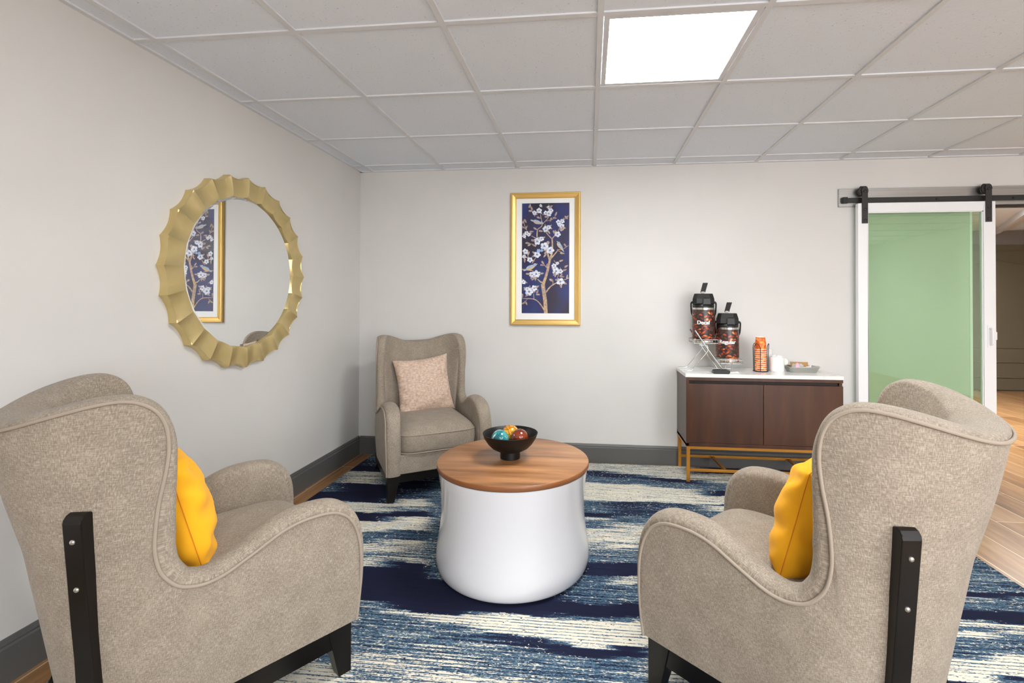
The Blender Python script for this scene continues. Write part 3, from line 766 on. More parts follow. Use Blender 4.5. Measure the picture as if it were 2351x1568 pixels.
# ---------------------------------------------------------------- pillows
def pillow(name, label, mtl, w_, h_, d_, seam=None, wr=1.0, seed=0, rc=0.0):
    rnd = random.Random(seed); ph = [rnd.uniform(0, 6) for _ in range(8)]
    t = thing(name, label, 'pillow')
    N_ = 40; b = MB()
    def outline(u, v):
        cu = 1 - 0.10 * (1 - v * v) * abs(u) ** 1.2 * (1 if True else 0); cv = 1 - 0.10 * (1 - u * u) * abs(v) ** 1.2
        k = 1 - rc * (u * u * v * v) ** 1.5
        return u * cu * k * w_ / 2, v * cv * k * h_ / 2
    for side in (1, -1):
        rows = []; uvs = []
        for i in range(N_ + 1):
            r = []; q = []
            for j in range(N_ + 1):
                u = math.sin((i / N_ * 2 - 1) * PI / 2); v = math.sin((j / N_ * 2 - 1) * PI / 2)
                x, z = outline(u, v)
                e = max(0.0, (1 - u * u) * (1 - v * v))
                th = d_ / 2 * (e ** 0.42)
                edge = min(1, 3.2 * e ** 0.5) * (1 - 0.7 * e)
                wv = wr * 0.0048 * edge * (math.sin(9 * v * (1 + .2 * u) + 5 * u + ph[0]) + 0.8 * math.sin(15 * v - 6 * u * u + ph[1]) * abs(u) + 0.6 * math.sin(13 * u + 3 * v + ph[2]) * abs(v))
                r.append((x, side * (th + (wv if e > 0 else 0)), z)); q.append((x, z))
            rows.append(r); uvs.append(q)
        b.quad_grid(rows, uvs)
    b.build('cover', mtl, t, smooth=70, merge=1e-4)
    if seam:
        b = MB(); pts = []
        for k in range(N_): pts.append((k / N_ * 2 - 1, -1))
        for k in range(N_): pts.append((1, k / N_ * 2 - 1))
        for k in range(N_): pts.append((1 - k / N_ * 2, 1))
        for k in range(N_): pts.append((-1, 1 - k / N_ * 2))
        P_ = []
        for u, v in pts:
            x, z = outline(math.sin(u * PI / 2), math.sin(v * PI / 2)); P_.append((x, 0, z))
        b.tube(P_, 0.0016, 6, True); b.build('seam', seam, t)
    return t
def seat_in(chair, p, loc, tilt, yaw=0.0, roll=0.0):
    a = chair.rotation_euler.z; c_, s_ = math.cos(a), math.sin(a)
    p.location = (chair.location.x + c_ * loc[0] - s_ * loc[1], chair.location.y + s_ * loc[0] + c_ * loc[1], chair.location.z + loc[2])
    p.rotation_mode = 'QUATERNION'
    p.rotation_quaternion = (Matrix.Rotation(a + yaw, 3, 'Z') @ Matrix.Rotation(tilt, 3, 'X') @ Matrix.Rotation(roll, 3, 'Y')).to_quaternion()
pl = pillow('throw_pillow', 'marigold yellow throw pillow on the left armchair', M['yellow'], .42, .38, .19, M['seam'], 1.7, 3, 0.10)
seat_in(c1, pl, (0.0, -0.062, 0.604), math.radians(15))
pl['group'] = 'yellow throw pillows'
pr = pillow('throw_pillow', 'marigold yellow throw pillow on the right armchair', M['yellow'], .42, .38, .19, M['seam'], 1.7, 5, 0.10)
seat_in(c2, pr, (0.0, -0.022, 0.602), math.radians(14))
pr['group'] = 'yellow throw pillows'
pf = pillow('throw_pillow', 'blush beige woven throw pillow on the corner armchair', M['blush'], .41, .42, .15, None, 1.0, 8)
seat_in(c3, pf, (-0.01, -0.130, 0.630), math.radians(13), 0, math.radians(5))

# ---------------------------------------------------------------- drum coffee table, bowl, balls
TX, TY, TZ = -0.3635, 2.287, 0.500
t = thing('coffee_table', 'round drum coffee table with a wood top and waisted white base', 'coffee table', (TX, TY, RZ))
b = MB()
pz = [(0.30, 0.0), (0.335, 0.002), (0.352, 0.012), (0.361, 0.035), (0.364, 0.062), (0.361, 0.10), (0.354, 0.145), (0.347, 0.195), (0.342, 0.245), (0.3405, 0.30), (0.342, 0.345), (0.346, 0.39), (0.352, 0.43), (0.357, 0.462), (0.355, 0.4655), (0.30, 0.4655)]
b.lathe(catmull(pz, 4), seg=96); b.build('base', M['white'], t, smooth=50)
b = MB(); zt = TZ - RZ
b.lathe([(0.0, zt - 0.024), (0.358, zt - 0.024), (0.3605, zt - 0.022), (0.3625, zt - 0.019), (0.3625, zt - 0.004), (0.361, zt - 0.0012)], seg=96, mi=1)
b.lathe([(0.361, zt - 0.0012), (0.3595, zt - 0.0), (0.0, zt)], seg=96, mi=0)
b.build('tabletop', [M['walnut'], M['walnut_edge']], t, smooth=40, merge=1e-5)
BX, BY = -0.380, 2.290
b = MB()
pb = [(0.0, 0.0), (0.046, 0.0), (0.048, 0.002), (0.048, 0.034), (0.052, 0.036), (0.066, 0.040), (0.088, 0.052), (0.108, 0.072), (0.124, 0.097), (0.1335, 0.121), (0.1325, 0.1225), (0.1305, 0.121), (0.121, 0.098), (0.105, 0.075), (0.086, 0.057), (0.06, 0.046), (0.03, 0.043), (0.0, 0.043)]
b.lathe(pb, seg=72)
bw = b.build('pedestal_bowl', M['black'], None, smooth=40, loc=(BX, BY, TZ + 0.0002)); tag(bw, 'black footed bowl in the middle of the round coffee table', 'bowl')
for nm, mk, dx, dy, z, lab in (('y', 'yellow_ball', -0.008, 0.050, 0.1035, 'yellow crackle-glazed ball at the back of the black bowl'),
                              ('t', 'teal_ball', -0.045, -0.030, 0.0990, 'teal and white swirled ball in the black bowl'),
                              ('b', 'brown_ball', 0.048, -0.015, 0.1020, 'glossy russet brown ball in the black bowl')):
    b = MB(); R_ = 0.0425
    b.lathe([(R_ * math.sin(PI * k / 24), -R_ * math.cos(PI * k / 24)) for k in range(25)], seg=40)
    o = b.build('decorative_ball', M[mk], None, smooth=80, loc=(BX + dx, BY + dy, TZ + z)); tag(o, lab, 'ball', 'glazed balls in the black bowl')
    o.rotation_euler = (0.5 + dx * 10, 0.8, dy * 20)

# ---------------------------------------------------------------- scalloped round mirror on the left wall
MYc, MZc = 2.427, 1.412
t = thing('wall_mirror', 'round mirror in a wide scalloped gold frame on the left wall', 'mirror', (XL, MYc, MZc))
b = MB(); NS = 24; per = 14; rows = []
prof = [(0.0, 0.0, 0), (0.0, 0.030, 0), (0.02, 0.040, 0.4), (0.05, 0.0435, 1.0), (0.25, 0.0445, 1.0), (0.5, 0.0445, 1.0), (0.75, 0.0440, 1.0), (0.95, 0.0410, 0.8), (1.0, 0.038, 0.5), (1.0, 0.031, 0.2), (1.03, 0.012, 0)]
for k in range(NS * per):
    a = 2 * PI * k / (NS * per) + 0.0; f = (k % per) / per
    sc = math.sin(PI * f) ** 0.85
    Ro = 0.519 - 0.019 * sc; Ri = 0.411 - 0.008 * sc
    r_ = []
    for s, d_, cst in prof:
        R_ = Ro + (Ri - Ro) * s
        dd = d_ - 0.013 * sc * cst * (1 - 0.25 * s)
        r_.append((dd, R_ * math.cos(a), R_ * math.sin(a)))
    rows.append(r_)
b.quad_grid(rows, None, 0, closed_u=True)
b.build('scalloped_frame', M['gold'], t, smooth=28)
b = MB(); rows = []
for k in range(96):
    a = 2 * PI * k / 96
    rows.append([(dd, R_ * math.cos(a), R_ * math.sin(a)) for R_, dd in ((0.418, 0.004), (0.418, 0.0225), (0.391, 0.0255), (0.0, 0.0255))])
b.quad_grid(rows, None, 0, closed_u=True); b.build('mirror_glass', M['mirror'], t, smooth=1.0)

# ---------------------------------------------------------------- framed painting on the back wall
PX0, PX1, PZ0, PZ1 = -0.630, -0.071, 1.073, 2.131
t = thing('framed_picture', 'tall gold framed picture of blossom branches and birds on dark blue', 'picture', ((PX0 + PX1) / 2, YB, (PZ0 + PZ1) / 2))
hw, hh = (PX1 - PX0) / 2, (PZ1 - PZ0) / 2
b = MB(); fp = [(0, 0), (0, -0.022), (0.006, -0.028), (0.013, -0.028), (0.015, -0.024), (0.038, -0.016), (0.042, -0.019), (0.046, -0.017), (0.046, -0.006)]
ring = []
for (sx, sz) in ((-1, -1), (1, -1), (1, 1), (-1, 1)):
    ring.append([(sx * (hw - d_), y, sz * (hh - d_)) for d_, y in fp])
b.quad_grid(ring, None, 0, closed_u=True); b.build('gold_frame', M['frame_gold'], t, smooth=25)
b = MB(); b.box(-hw + .02, hw - .02, -0.009, -0.002, -hh + .02, hh - .02); b.build('mat_board', M['matboard'], t)
ax0, ax1, az0, az1 = -0.539 - (PX0 + PX1) / 2, -0.160 - (PX0 + PX1) / 2, 1.168 - (PZ0 + PZ1) / 2, 2.047 - (PZ0 + PZ1) / 2
b = MB(); b.box(ax0, ax1, -0.0098, -0.008, az0, az1, 0)
ZC = [0]
def A(px, py, d=0.0): return (ax0 + (px - 220) / 493.0 * (ax1 - ax0), -0.0100 - d - ZC[0] * 5e-6, az1 - (py - 213) / 1130.0 * (az1 - az0))
KS = (ax1 - ax0) / 493.0
def stroke(pts, w0, w1, mi, d=0.0):
    ZC[0] += 1
    pts = catmull(pts, 5); n = len(pts); L_ = []; R_ = []
    for i, (x, y) in enumerate(pts):
        a_, c_ = pts[max(i - 1, 0)], pts[min(i + 1, n - 1)]
        tx, ty = c_[0] - a_[0], c_[1] - a_[1]; l = math.hypot(tx, ty) or 1
        w_ = (w0 + (w1 - w0) * i / (n - 1)) / 2
        L_.append((x - ty / l * w_, y + tx / l * w_)); R_.append((x + ty / l * w_, y - tx / l * w_))
    cl = lambda p: A(min(max(p[0], 220), 713), min(max(p[1], 213), 1343), d)
    for i in range(n - 1): b.face([cl(L_[i]), cl(L_[i + 1]), cl(R_[i + 1]), cl(R_[i])], mi)
def blob(cx, cy, rx, ry, ang, mi, d, pet=0):
    ZC[0] += 1
    pts = []
    for k in range(30):
        a = 2 * PI * k / 30; rr = 1.0
        if pet: rr = 0.72 + 0.28 * abs(math.cos(a * pet / 2))
        x, y = rx * rr * math.cos(a), ry * rr * math.sin(a)
        if pet == 0: y *= (1 - 0.35 * math.cos(a))
        X = cx + x * math.cos(ang) - y * math.sin(ang); Y = cy + x * math.sin(ang) + y * math.cos(ang)
        pts.append(A(min(max(X, 220), 713), min(max(Y, 213), 1343), d))
    b.face(pts, mi)
BR = [([(472, 1343), (466, 1230), (452, 1130), (440, 1040)], 38, 40), ([(440, 1060), (470, 970), (495, 880), (512, 800), (535, 720), (538, 640), (535, 580)], 30, 13), ([(512, 800), (498, 760), (488, 725)], 20, 18), ([(442, 1030), (412, 1018), (385, 992)], 16, 9),
      ([(535, 582), (505, 552), (472, 515)], 12, 8), ([(533, 580), (565, 545), (600, 500), (612, 460)], 12, 5), ([(525, 782), (565, 735), (600, 692)], 14, 8), ([(585, 692), (640, 690), (705, 650)], 6, 4), ([(472, 1130), (520, 1070), (590, 1028), (712, 982)], 16, 5),
      ([(545, 1045), (545, 1005), (525, 990)], 6, 3), ([(458, 1312), (400, 1232), (340, 1197), (222, 1192)], 14, 5), ([(348, 1198), (344, 1140)], 6, 4), ([(378, 560), (384, 485), (430, 440), (412, 330)], 13, 5), ([(432, 430), (490, 370), (500, 340)], 7, 4), ([(470, 398), (540, 380), (580, 325)], 5, 3),
      ([(328, 830), (372, 762)], 9, 6), ([(374, 578), (320, 548)], 11, 6), ([(270, 490), (245, 430), (240, 390)], 6, 3), ([(222, 893), (290, 900), (340, 908)], 14, 7), ([(485, 885), (455, 845), (440, 830)], 7, 3), ([(590, 985), (605, 940)], 6, 4), ([(255, 625), (330, 632), (365, 655)], 4, 3),
      ([(310, 230), (318, 280), (345, 300)], 4, 3), ([(500, 225), (505, 300)], 4, 3), ([(660, 385), (705, 345)], 4, 3), ([(555, 800), (575, 835)], 5, 3), ([(600, 705), (650, 725), (665, 735)], 6, 3), ([(230, 1240), (280, 1200)], 5, 3), ([(445, 455), (455, 480)], 6, 4), ([(305, 790), (280, 745)], 7, 4)]
for pts, w0, w1 in BR: stroke(pts, w0, w1, 1, 0.0004)
FL = [(350, 312, 26), (400, 290, 32), (470, 315, 26), (500, 322, 32), (522, 290, 26), (500, 258, 20), (415, 238, 16), (602, 412, 30), (640, 402, 26), (606, 440, 18), (636, 452, 30), (468, 482, 36), (500, 462, 26), (592, 535, 34), (243, 550, 22), (270, 520, 26), (290, 535, 22), (380, 605, 40), (425, 580, 28), (455, 655, 44), (515, 698, 44), (380, 742, 38), (257, 708, 32), (243, 762, 22), (305, 795, 32),
      (328, 945, 34), (372, 940, 42), (345, 962, 26), (400, 935, 22), (578, 912, 42), (622, 914, 28), (592, 830, 18), (556, 858, 28), (622, 1020, 44), (298, 1122, 46), (352, 1085, 34), (280, 1095, 26), (240, 1022, 26)]
rl = random.Random(4)
for x, y, r in FL:
    for q in range(2):
        a = rl.uniform(0, 6.28); blob(x + math.cos(a) * r * 1.15, y + math.sin(a) * r * 0.95, r * 0.52, r * 0.26, a, 3, 0.0006)
for x, y, r in FL:
    blob(x, y, r, r * 0.9, rl.uniform(0, 1), 2, 0.0009, 5); blob(x, y, r * 0.26, r * 0.22, 0, 4, 0.0012)
for x, y, r in ((395, 702, 22), (428, 700, 16)): blob(x, y, r, r * .9, 0.3, 5, 0.0011, 5)
LF = [(300, 240, -1.2), (322, 265, 1.0), (310, 292, 0.1), (395, 362, 0.3), (360, 475, 0.6), (575, 325, -1.1), (562, 368, 0.2), (520, 385, 1.9), (640, 490, -0.5), (655, 470, 0.2), (690, 360, -0.9), (680, 365, 0.8), (280, 622, 0.1), (300, 640, -0.5), (340, 597, 0.1), (345, 645, 0.6), (237, 400, -1.0), (255, 395, 1.0), (265, 460, -0.9), (235, 460, 0.3), (420, 500, 0.1), (500, 512, 0.9), (555, 515, 1.2), (460, 752, 2.2), (440, 825, 0.9), (436, 850, 0.1), (484, 855, 1.9),
      (630, 805, -0.3), (682, 862, -0.5), (668, 900, -0.3), (560, 940, 2.2), (630, 955, -0.9), (640, 968, 0.1), (692, 970, -1.5), (525, 1005, 0.7), (590, 1000, 0.0), (628, 1058, 1.2), (285, 940, 0.2), (430, 935, -0.1), (340, 990, 2.4), (365, 990, 1.7), (385, 1120, -1.2), (390, 1150, 0.1), (275, 1160, 2.6), (385, 1070, -0.5), (235, 1240, 2.7), (268, 1240, 1.1), (228, 1165, 1.5), (290, 728, 1.8), (250, 800, 1.6), (478, 355, 0.1), (520, 250, -0.4), (640, 730, 0.2), (672, 650, 0.9), (320, 505, 0.0)]
for x, y, a in LF: blob(x, y, 23, 9, a, 3, 0.0008)
def bird(cx, cy, ang, fl, sc=1.0):
    def q(x, y): 
        x *= fl * sc; y *= sc; return cx + x * math.cos(ang) - y * math.sin(ang), cy + x * math.sin(ang) + y * math.cos(ang)
    X, Y = q(-45, 2); blob(X, Y, 34 * sc, 8 * sc, ang, 6, 0.0013)
    X, Y = q(0, 2); blob(X, Y, 46 * sc, 19 * sc, ang, 7, 0.0014)
    X, Y = q(-6, -6); blob(X, Y, 38 * sc, 12 * sc, ang, 6, 0.0016)
    X, Y = q(38, -5); blob(X, Y, 17 * sc, 14 * sc, 0, 6, 0.0017, 1)
    X, Y = q(55, -2); blob(X, Y, 10 * sc, 4 * sc, ang, 7, 0.0018)
bird(385, 408, 0.32, 1); bird(618, 655, 0.95, -1, 0.95); bird(318, 868, -0.42, 1, 1.15)
b.build('artwork', [M['art'], M['branch'], M['petal'], M['leaf'], M['stamen'], M['blue_petal'], M['bird_blue'], M['bird_tan']], t, merge=0)
m_, nt_, b_ = mat('picture_glass'); nt_.nodes.remove(b_)
tr = N(nt_, 'ShaderNodeBsdfTransparent'); gl = N(nt_, 'ShaderNodeBsdfGlossy'); gl.inputs['Roughness'].default_value = 0.02
fr = N(nt_, 'ShaderNodeFresnel'); fr.inputs['IOR'].default_value = 1.45; mx = N(nt_, 'ShaderNodeMixShader')
nt_.links.new(math_(nt_, 'MULTIPLY', fr.outputs[0], 0.4), mx.inputs[0]); nt_.links.new(tr.outputs[0], mx.inputs[1]); nt_.links.new(gl.outputs[0], mx.inputs[2]); nt_.links.new(mx.outputs[0], nt_.nodes['Material Output'].inputs[0])
b = MB(); b.box(-hw + .044, hw - .044, -0.0152, -0.0144, -hh + .044, hh - .044); b.build('glass', m_, t)

# ---------------------------------------------------------------- sideboard
SX0, SX1, SY0, SY1, SZ = 0.672, 1.704, 3.415, 3.762, 0.763
t = thing('sideboard', 'dark brown two-door sideboard with a white stone top and brass legs', 'sideboard', ((SX0 + SX1) / 2, (SY0 + SY1) / 2, 0))
ox, oy = (SX0 + SX1) / 2, (SY0 + SY1) / 2; hx, hy = (SX1 - SX0) / 2, (SY1 - SY0) / 2
b = MB(); b.box(-hx - .006, hx + .002, -hy - .006, hy + 0.006, 0.738, SZ); b.build('stone_top', M['quartz'], t, bevel=0.0015)
b = MB()
b.box(-hx, hx, -hy, hy, 0.716, 0.738); b.box(-hx, -hx + .02, -hy, hy, 0.262, 0.716); b.box(hx - .02, hx, -hy + .012, hy, 0.262, 0.716)
b.box(-hx + .02, hx - .02, hy - .012, hy, 0.262, 0.716); b.box(-hx, hx, -hy, hy, 0.258, 0.281)
b.build('body', M['cab_side'], t, bevel=0.001)
b = MB(); b.box(-hx + .02, hx - .02, -hy + .03, -hy + .04, 0.281, 0.716); b.build('recess', M['dark'], t)
for x0, x1 in ((-hx + .004, -0.0015), (0.0015, hx - .0005)):
    b = MB(); b.box(x0, x1, -hy - .001, -hy + .018, 0.2835, 0.694); b.build('door', M['cab'], t, bevel=0.0012)
L_ = 0.0115
for sx in (-1, 1):
    for sy in (-1, 1):
        b = MB(); x = sx * (hx - .016); y = sy * (hy - .016); zb = 0.0105 if sy < 0 else (0.0105)
        b.box(x - L_, x + L_, y - L_, y + L_, zb, 0.2575); b.build('leg', M['brass'], t, bevel=0.001)
b = MB(); xx = hx - .016 - L_; yy = hy - .016
for z0, z1 in ((0.238, 0.2575), (0.082, 0.100)):
    for sy in (-1, 1): b.box(-xx, xx, sy * yy - .0095, sy * yy + .0095, z0, z1)
for sx in (-1, 1):
    x = sx * (hx - .016); b.box(x - .0095, x + .0095, -yy + L_, yy - L_, 0.238, 0.2575)
b.build('stretcher', M['brass'], t, bevel=0.001)
for (xa, xb) in ((-0.26, -0.245), (0.29, 0.275)):
    b = MB()
    b.hexa([(xb - .009, -yy + .0095, .084), (xb + .009, -yy + .0095, .084), (xa + .009, yy - .0095, .084), (xa - .009, yy - .0095, .084), (xb - .009, -yy + .0095, .098), (xb + .009, -yy + .0095, .098), (xa + .009, yy - .0095, .098), (xa - .009, yy - .0095, .098)])
    b.build('cross_brace', M['brass'], t)

# ---------------------------------------------------------------- coffee station
def text_mesh(body, size, offset=0.0):
    cu = bpy.data.curves.new('lettering', 'FONT'); cu.body = body; cu.size = size; cu.align_x = 'CENTER'; cu.align_y = 'CENTER'; cu.offset = offset; cu.extrude = 0.0004
    o = bpy.data.objects.new('lettering_tmp', cu); C.objects.link(o)
    dg = bpy.context.evaluated_depsgraph_get(); me = bpy.data.meshes.new_from_object(o.evaluated_get(dg))
    bpy.data.objects.remove(o); return me
def airpot(word, label, x, y, z0, size, wx, zc_):
    t = thing('coffee_airpot', label, 'airpot', (x, y, z0), -math.atan2(x, y))
    R_ = 0.0790; Hb = 0.252
    b = MB(); b.lathe([(0.0, 0), (R_ - .003, 0), (R_ - .001, 0.002), (R_ - .001, 0.018), (R_ - .001, Hb - .018), (R_ - .001, Hb - .002), (R_ - .004, Hb), (0.0, Hb)], seg=64)
    b.build('steel_body', M['chrome'], t, smooth=40)
    b = MB(); b.lathe([(R_, 0.030 if word == 'Regular' else 0.014), (R_ + .0004, 0.032 if word == 'Regular' else 0.016), (R_ + .0004, Hb - .018), (R_, Hb - .016)], seg=64, uv=True)
    b.build('bean_wrap', M['bean'], t, smooth=40)
    me = text_mesh(word, size, 0.0003)
    bt = bmesh.new()
    for dx_ in (-0.0012, -0.0006, 0.0, 0.0006, 0.0012):
        n0 = len(bt.verts); bt.from_mesh(me); bt.verts.ensure_lookup_table()
        for v in bt.verts[n0:]: v.co.x += dx_; v.co.z += abs(dx_) * 0.1 + (dx_ + .0012) * 0.08
    bt.to_mesh(me); bt.free()
    for v in me.vertices:
        a = v.co.x / (R_ + .001); r = R_ + .0020 + v.co.z
        zz = v.co.y + zc_
        v.co = (r * math.sin(a), -r * math.cos(a), zz)
    me.materials.clear(); me.materials.append(M['lettering'])
    o = bpy.data.objects.new('lettering', me); C.objects.link(o); o.parent = t; tag(o, 'white word ' + word)
    b = MB(); b.lathe([(0, Hb), (R_ - .003, Hb), (R_ - .003, Hb + .02), (R_ - .006, Hb + .024), (0, Hb + .024)], seg=48); b.build('collar', M['blackp'], t, smooth=40)
    b = MB()   # faceted lid with a nose at the front
    z1, z2, z3 = Hb + .024, Hb + .062, Hb + .100
    lo = [(-.074, -.058), (-.045, -.080), (.045, -.080), (.074, -.058), (.074, .055), (.045, .076), (-.045, .076), (-.074, .055)]
    hi = [(x_ * .86, y_ * .74) for x_, y_ in lo]
    b.quad_grid([[(x_ * .97, y_ * .97, z1), (x_ * 1.03, y_ * 1.03, z1 + .006), (x_, y_, z2), (hx_, hy_, z3 - .003), (hx_ * .96, hy_ * .96, z3), (0, 0, z3)] for (x_, y_), (hx_, hy_) in zip(lo, hi)], None, 0, closed_u=True)
    b.build('pump_lid', M['blackp'], t, bevel=0.0)
    b = MB(); b.hexa([(-.004, -.108, z1 - .004), (.052, -.104, z1 - .004), (.052, -.06, z1 - .004), (-.004, -.06, z1 - .004), (-.002, -.100, z2 + .004), (.048, -.097, z2 + .004), (.048, -.055, z2 + .012), (-.002, -.055, z2 + .012)])
    b.build('spout', M['blackp'], t, bevel=0.004)
    b = MB(); b.box(-.016, .008, -.014, .012, z3 - .002, z3 + .016); b.build('hinge', M['lever'], t, bevel=0.002)
    b = MB(); b.hexa([(-.022, -.010, z3 + .008), (.012, -.010, z3 + .008), (.012, .010, z3 + .008), (-.022, .010, z3 + .008), (-.004, -.018, z3 + .080), (.032, -.018, z3 + .080), (.032, .000, z3 + .080), (-.004, .000, z3 + .080)])
    b.build('pump_lever', M['blackp'], t, bevel=0.004)
    for s in (-1, 1):
        b = MB()
        b.tube(catmull([(s * .076, 0, z1 + .012), (s * .086, .004, z1 + .008), (s * .086, .010, z1 - .03), (s * .083, .020, z1 - .065), (s * .076, .040, z1 - .085)], 4), 0.0045, 8, squash=1.6)
        b.box(min(s * .069, s * .085), max(s * .069, s * .085), -.010, .012, z1 + .002, z1 + .020)
        b.build('carry_handle', M['blackp'], t, smooth=50)
    return t
CT = SZ
airpot('Decaf', 'black-topped coffee airpot marked Decaf on the upper rack shelf', 0.831, 3.600, 0.9705, 0.038, 0, 0.143)
airpot('Regular', 'black-topped coffee airpot marked Regular on the lower rack shelf', 1.001, 3.600, 0.829, 0.038, 0, 0.147)
# wire rack
rk = thing('airpot_rack', 'chrome two-tier wire rack holding the coffee airpots', 'rack', (0.88, 3.60, CT))
def R3(x, y, z): return (x - 0.88, y - 3.60, z - CT)
def tubes(name, lists, r, m_=M['chrome'], par=rk):
    b = MB()
    for L in lists: b.tube([R3(*p) for p in L], r, 8)
    return b.build(name, m_, par, smooth=50)
for y in (3.512, 3.690):
    k = 3.512 / 3.6
    tubes('handle_bar', [[(0.772 * k, y, 1.058), (0.862 * k, y, 0.925), (0.962 * k, y, 0.789), (0.975 * k, y, CT + .006)]], 0.0058)
    tubes('cross_wire', [[(0.806 * k - .005, y, 0.955), (0.858 * k, y, 0.952), (0.866 * k, y, 0.925), (0.858 * k, y, 0.905), (0.758 * k, y, 0.786), (0.745 * k, y, CT + .005), (0.69 * k, y, CT + .005)]], 0.0036)
def shelf(x0, x1, z):
    ys0, ys1 = 3.515, 3.688; L = []
    for dz in (0.0, 0.026):
        L.append([(x0, ys0, z + dz), (x1, ys0, z + dz), (x1, ys1, z + dz), (x0, ys1, z + dz), (x0, ys0, z + dz)])
    for (x, y) in ((x0, ys0), (x1, ys0), (x1, ys1), (x0, ys1)): L.append([(x, y, z), (x, y, z + .026)])
    n = 7
    for i in range(1, n): L.append([(x0 + (x1 - x0) * i / n, ys0, z - .001), (x0 + (x1 - x0) * i / n, ys1, z - .001)])
    tubes('shelf', L, 0.0022)
shelf(0.748, 0.9135, 0.966); shelf(0.915, 1.0835, 0.8245)
for y0_, x0_, x1_ in ((3.735, 0.672, 0.95), (3.48, 0.675, 1.045)): tubes('base_wire', [[(x0_, y0_, CT + .0035), (x1_, y0_, CT + .0035)]], 0.0026)
for y0_ in (3.512, 3.688): tubes('shelf_foot', [[(0.93, y0_, .826), (0.93, y0_, CT + .0035), (1.05, y0_, CT + .0035)], [(1.01, y0_, CT + .0035), (1.01, y0_, .826)]], 0.0026)
b = MB(); b.prism([(-.055, 0), (.045, 0), (.055, .006), (.055, .021), (.042, .026), (-.045, .026), (-.055, .018)], lambda u, v, w_: (u, w_, v), -.028, .028)
o = b.build('drip_block', M['blackp'], None, bevel=0.002, loc=(0.915, 3.447, CT + .0003)); tag(o, 'small black plastic block at the front foot of the chrome rack', 'drip tray')
# paper cups
UX, UY = 1.232, 3.600
def cup_mesh():
    b = MB()
    b.lathe([(0.0400, 0.004), (0.0315, 0.0890)], seg=40, mi=0)
    b.lathe([(0.0315, 0.0890), (0.0308, 0.0900), (0.0300, 0.0890), (0.0296, 0.083), (0.0, 0.083)], seg=40, mi=1)
    b.lathe([(0.0395, 0.0), (0.0412, 0.0008), (0.0416, 0.0022), (0.0410, 0.0038), (0.0400, 0.0040)], seg=40, mi=1)
    b.lathe([(0.0395, 0.0), (0.0300, 0.0825)], seg=40, mi=1)
    return b
ords = ['topmost of', 'second from the top of', 'third from the top of', 'fourth from the top of', 'fifth from the top of', 'sixth from the top of', 'fifth from the bottom of', 'fourth from the bottom of', 'third from the bottom of', 'second from the bottom of', 'lowest of']
proto = None
for i in range(11):
    z = CT + 0.0065 + 0.0151 * (10 - i)
    if proto is None:
        proto = cup_mesh().build('paper_cup', [M['cup'], M['cupw']], None, smooth=40, merge=1e-5); o = proto
    else: o = proto.copy(); C.objects.link(o)
    o.location = (UX, UY, z); o.rotation_euler = (0, 0, i * 1.3)
    tag(o, 'orange paper cup upside down, %s the stack' % ords[i], 'paper cup', 'stacked orange paper cups')
t = thing('cup_holder', 'black wire holder around the stack of orange paper cups', 'cup holder', (UX, UY, CT))
b = MB(); b.tube([(0.050 * math.cos(2 * PI * k / 40), 0.050 * math.sin(2 * PI * k / 40), 0.0032) for k in range(40)], 0.0028, 8, True)
for a in (0.4, 0.4 + 2 * PI / 3, 0.4 + 4 * PI / 3): b.tube([(0, 0, .0028), (0.050 * math.cos(a), 0.050 * math.sin(a), .0028)], 0.0022, 6)
b.build('base_ring', M['blackp'], t, smooth=50)
for a0 in (-2.35, -0.15, 1.95):
    b = MB(); P_ = []
    hw_ = 0.45
    for s in range(13):
        a = a0 - hw_ + 2 * hw_ * s / 12; zz = 0.168 + 0.032 * math.sin(PI * s / 12) ** 0.6
        P_.append((0.0545 * math.cos(a), 0.0545 * math.sin(a), zz))
    P_ = [(0.050 * math.cos(a0 - hw_), 0.050 * math.sin(a0 - hw_), .003)] + P_ + [(0.050 * math.cos(a0 + hw_), 0.050 * math.sin(a0 + hw_), .003)]
    b.tube(P_, 0.0024, 8); b.build('wire_loop', M['blackp'], t, smooth=50)
# canisters
def canister(x, y, r, h, label, lid):
    t = thing('canister', label, 'canister', (x, y, CT + .0003))
    b = MB(); b.lathe([(0, 0), (r * .93, 0), (r * .98, .004), (r, .012), (r, h - .002), (r - .0015, h), (r - .003, h - .002), (r - .003, .008), (0, .006)], seg=48); b.build('jar', M['ceramic'], t, smooth=40)
    if lid:
        b = MB(); b.lathe([(0, h + .001), (r + .004, h + .001), (r + .005, h + .003), (r + .004, h + .007), (r * .6, h + .012), (0, h + .013)], seg=40); b.build('lid', M['ceramic'], t, smooth=40)
        b = MB(); b.lathe([(0, h + .012), (.008, h + .013), (.010, h + .02), (.006, h + .026), (0, h + .027)], seg=20); b.build('knob', M['ceramic'], t, smooth=60)
    return t
canister(1.346, 3.600, 0.048, 0.104, 'open white ceramic canister of paper packets in front of the lidded one', False)
canister(1.312, 3.712, 0.042, 0.140, 'white lidded canister behind the cup stack', True)
def packet(x, y, z, m_, w_, h_, rot, label, group):
    b = MB(); n = 6; rows = []
    for s in (1, -1):
        b.quad_grid([[((i / n - .5) * w_, s * 0.0022 * (math.sin(PI * i / n) * math.sin(PI * j / n)), (j / n - .5) * h_) for j in range(n + 1)] for i in range(n + 1)])
    o = b.build('sweetener_packet', m_, None, smooth=60, merge=1e-6, loc=(x, y, z)); o.rotation_euler = rot
    tag(o, label, 'packet', group); return o
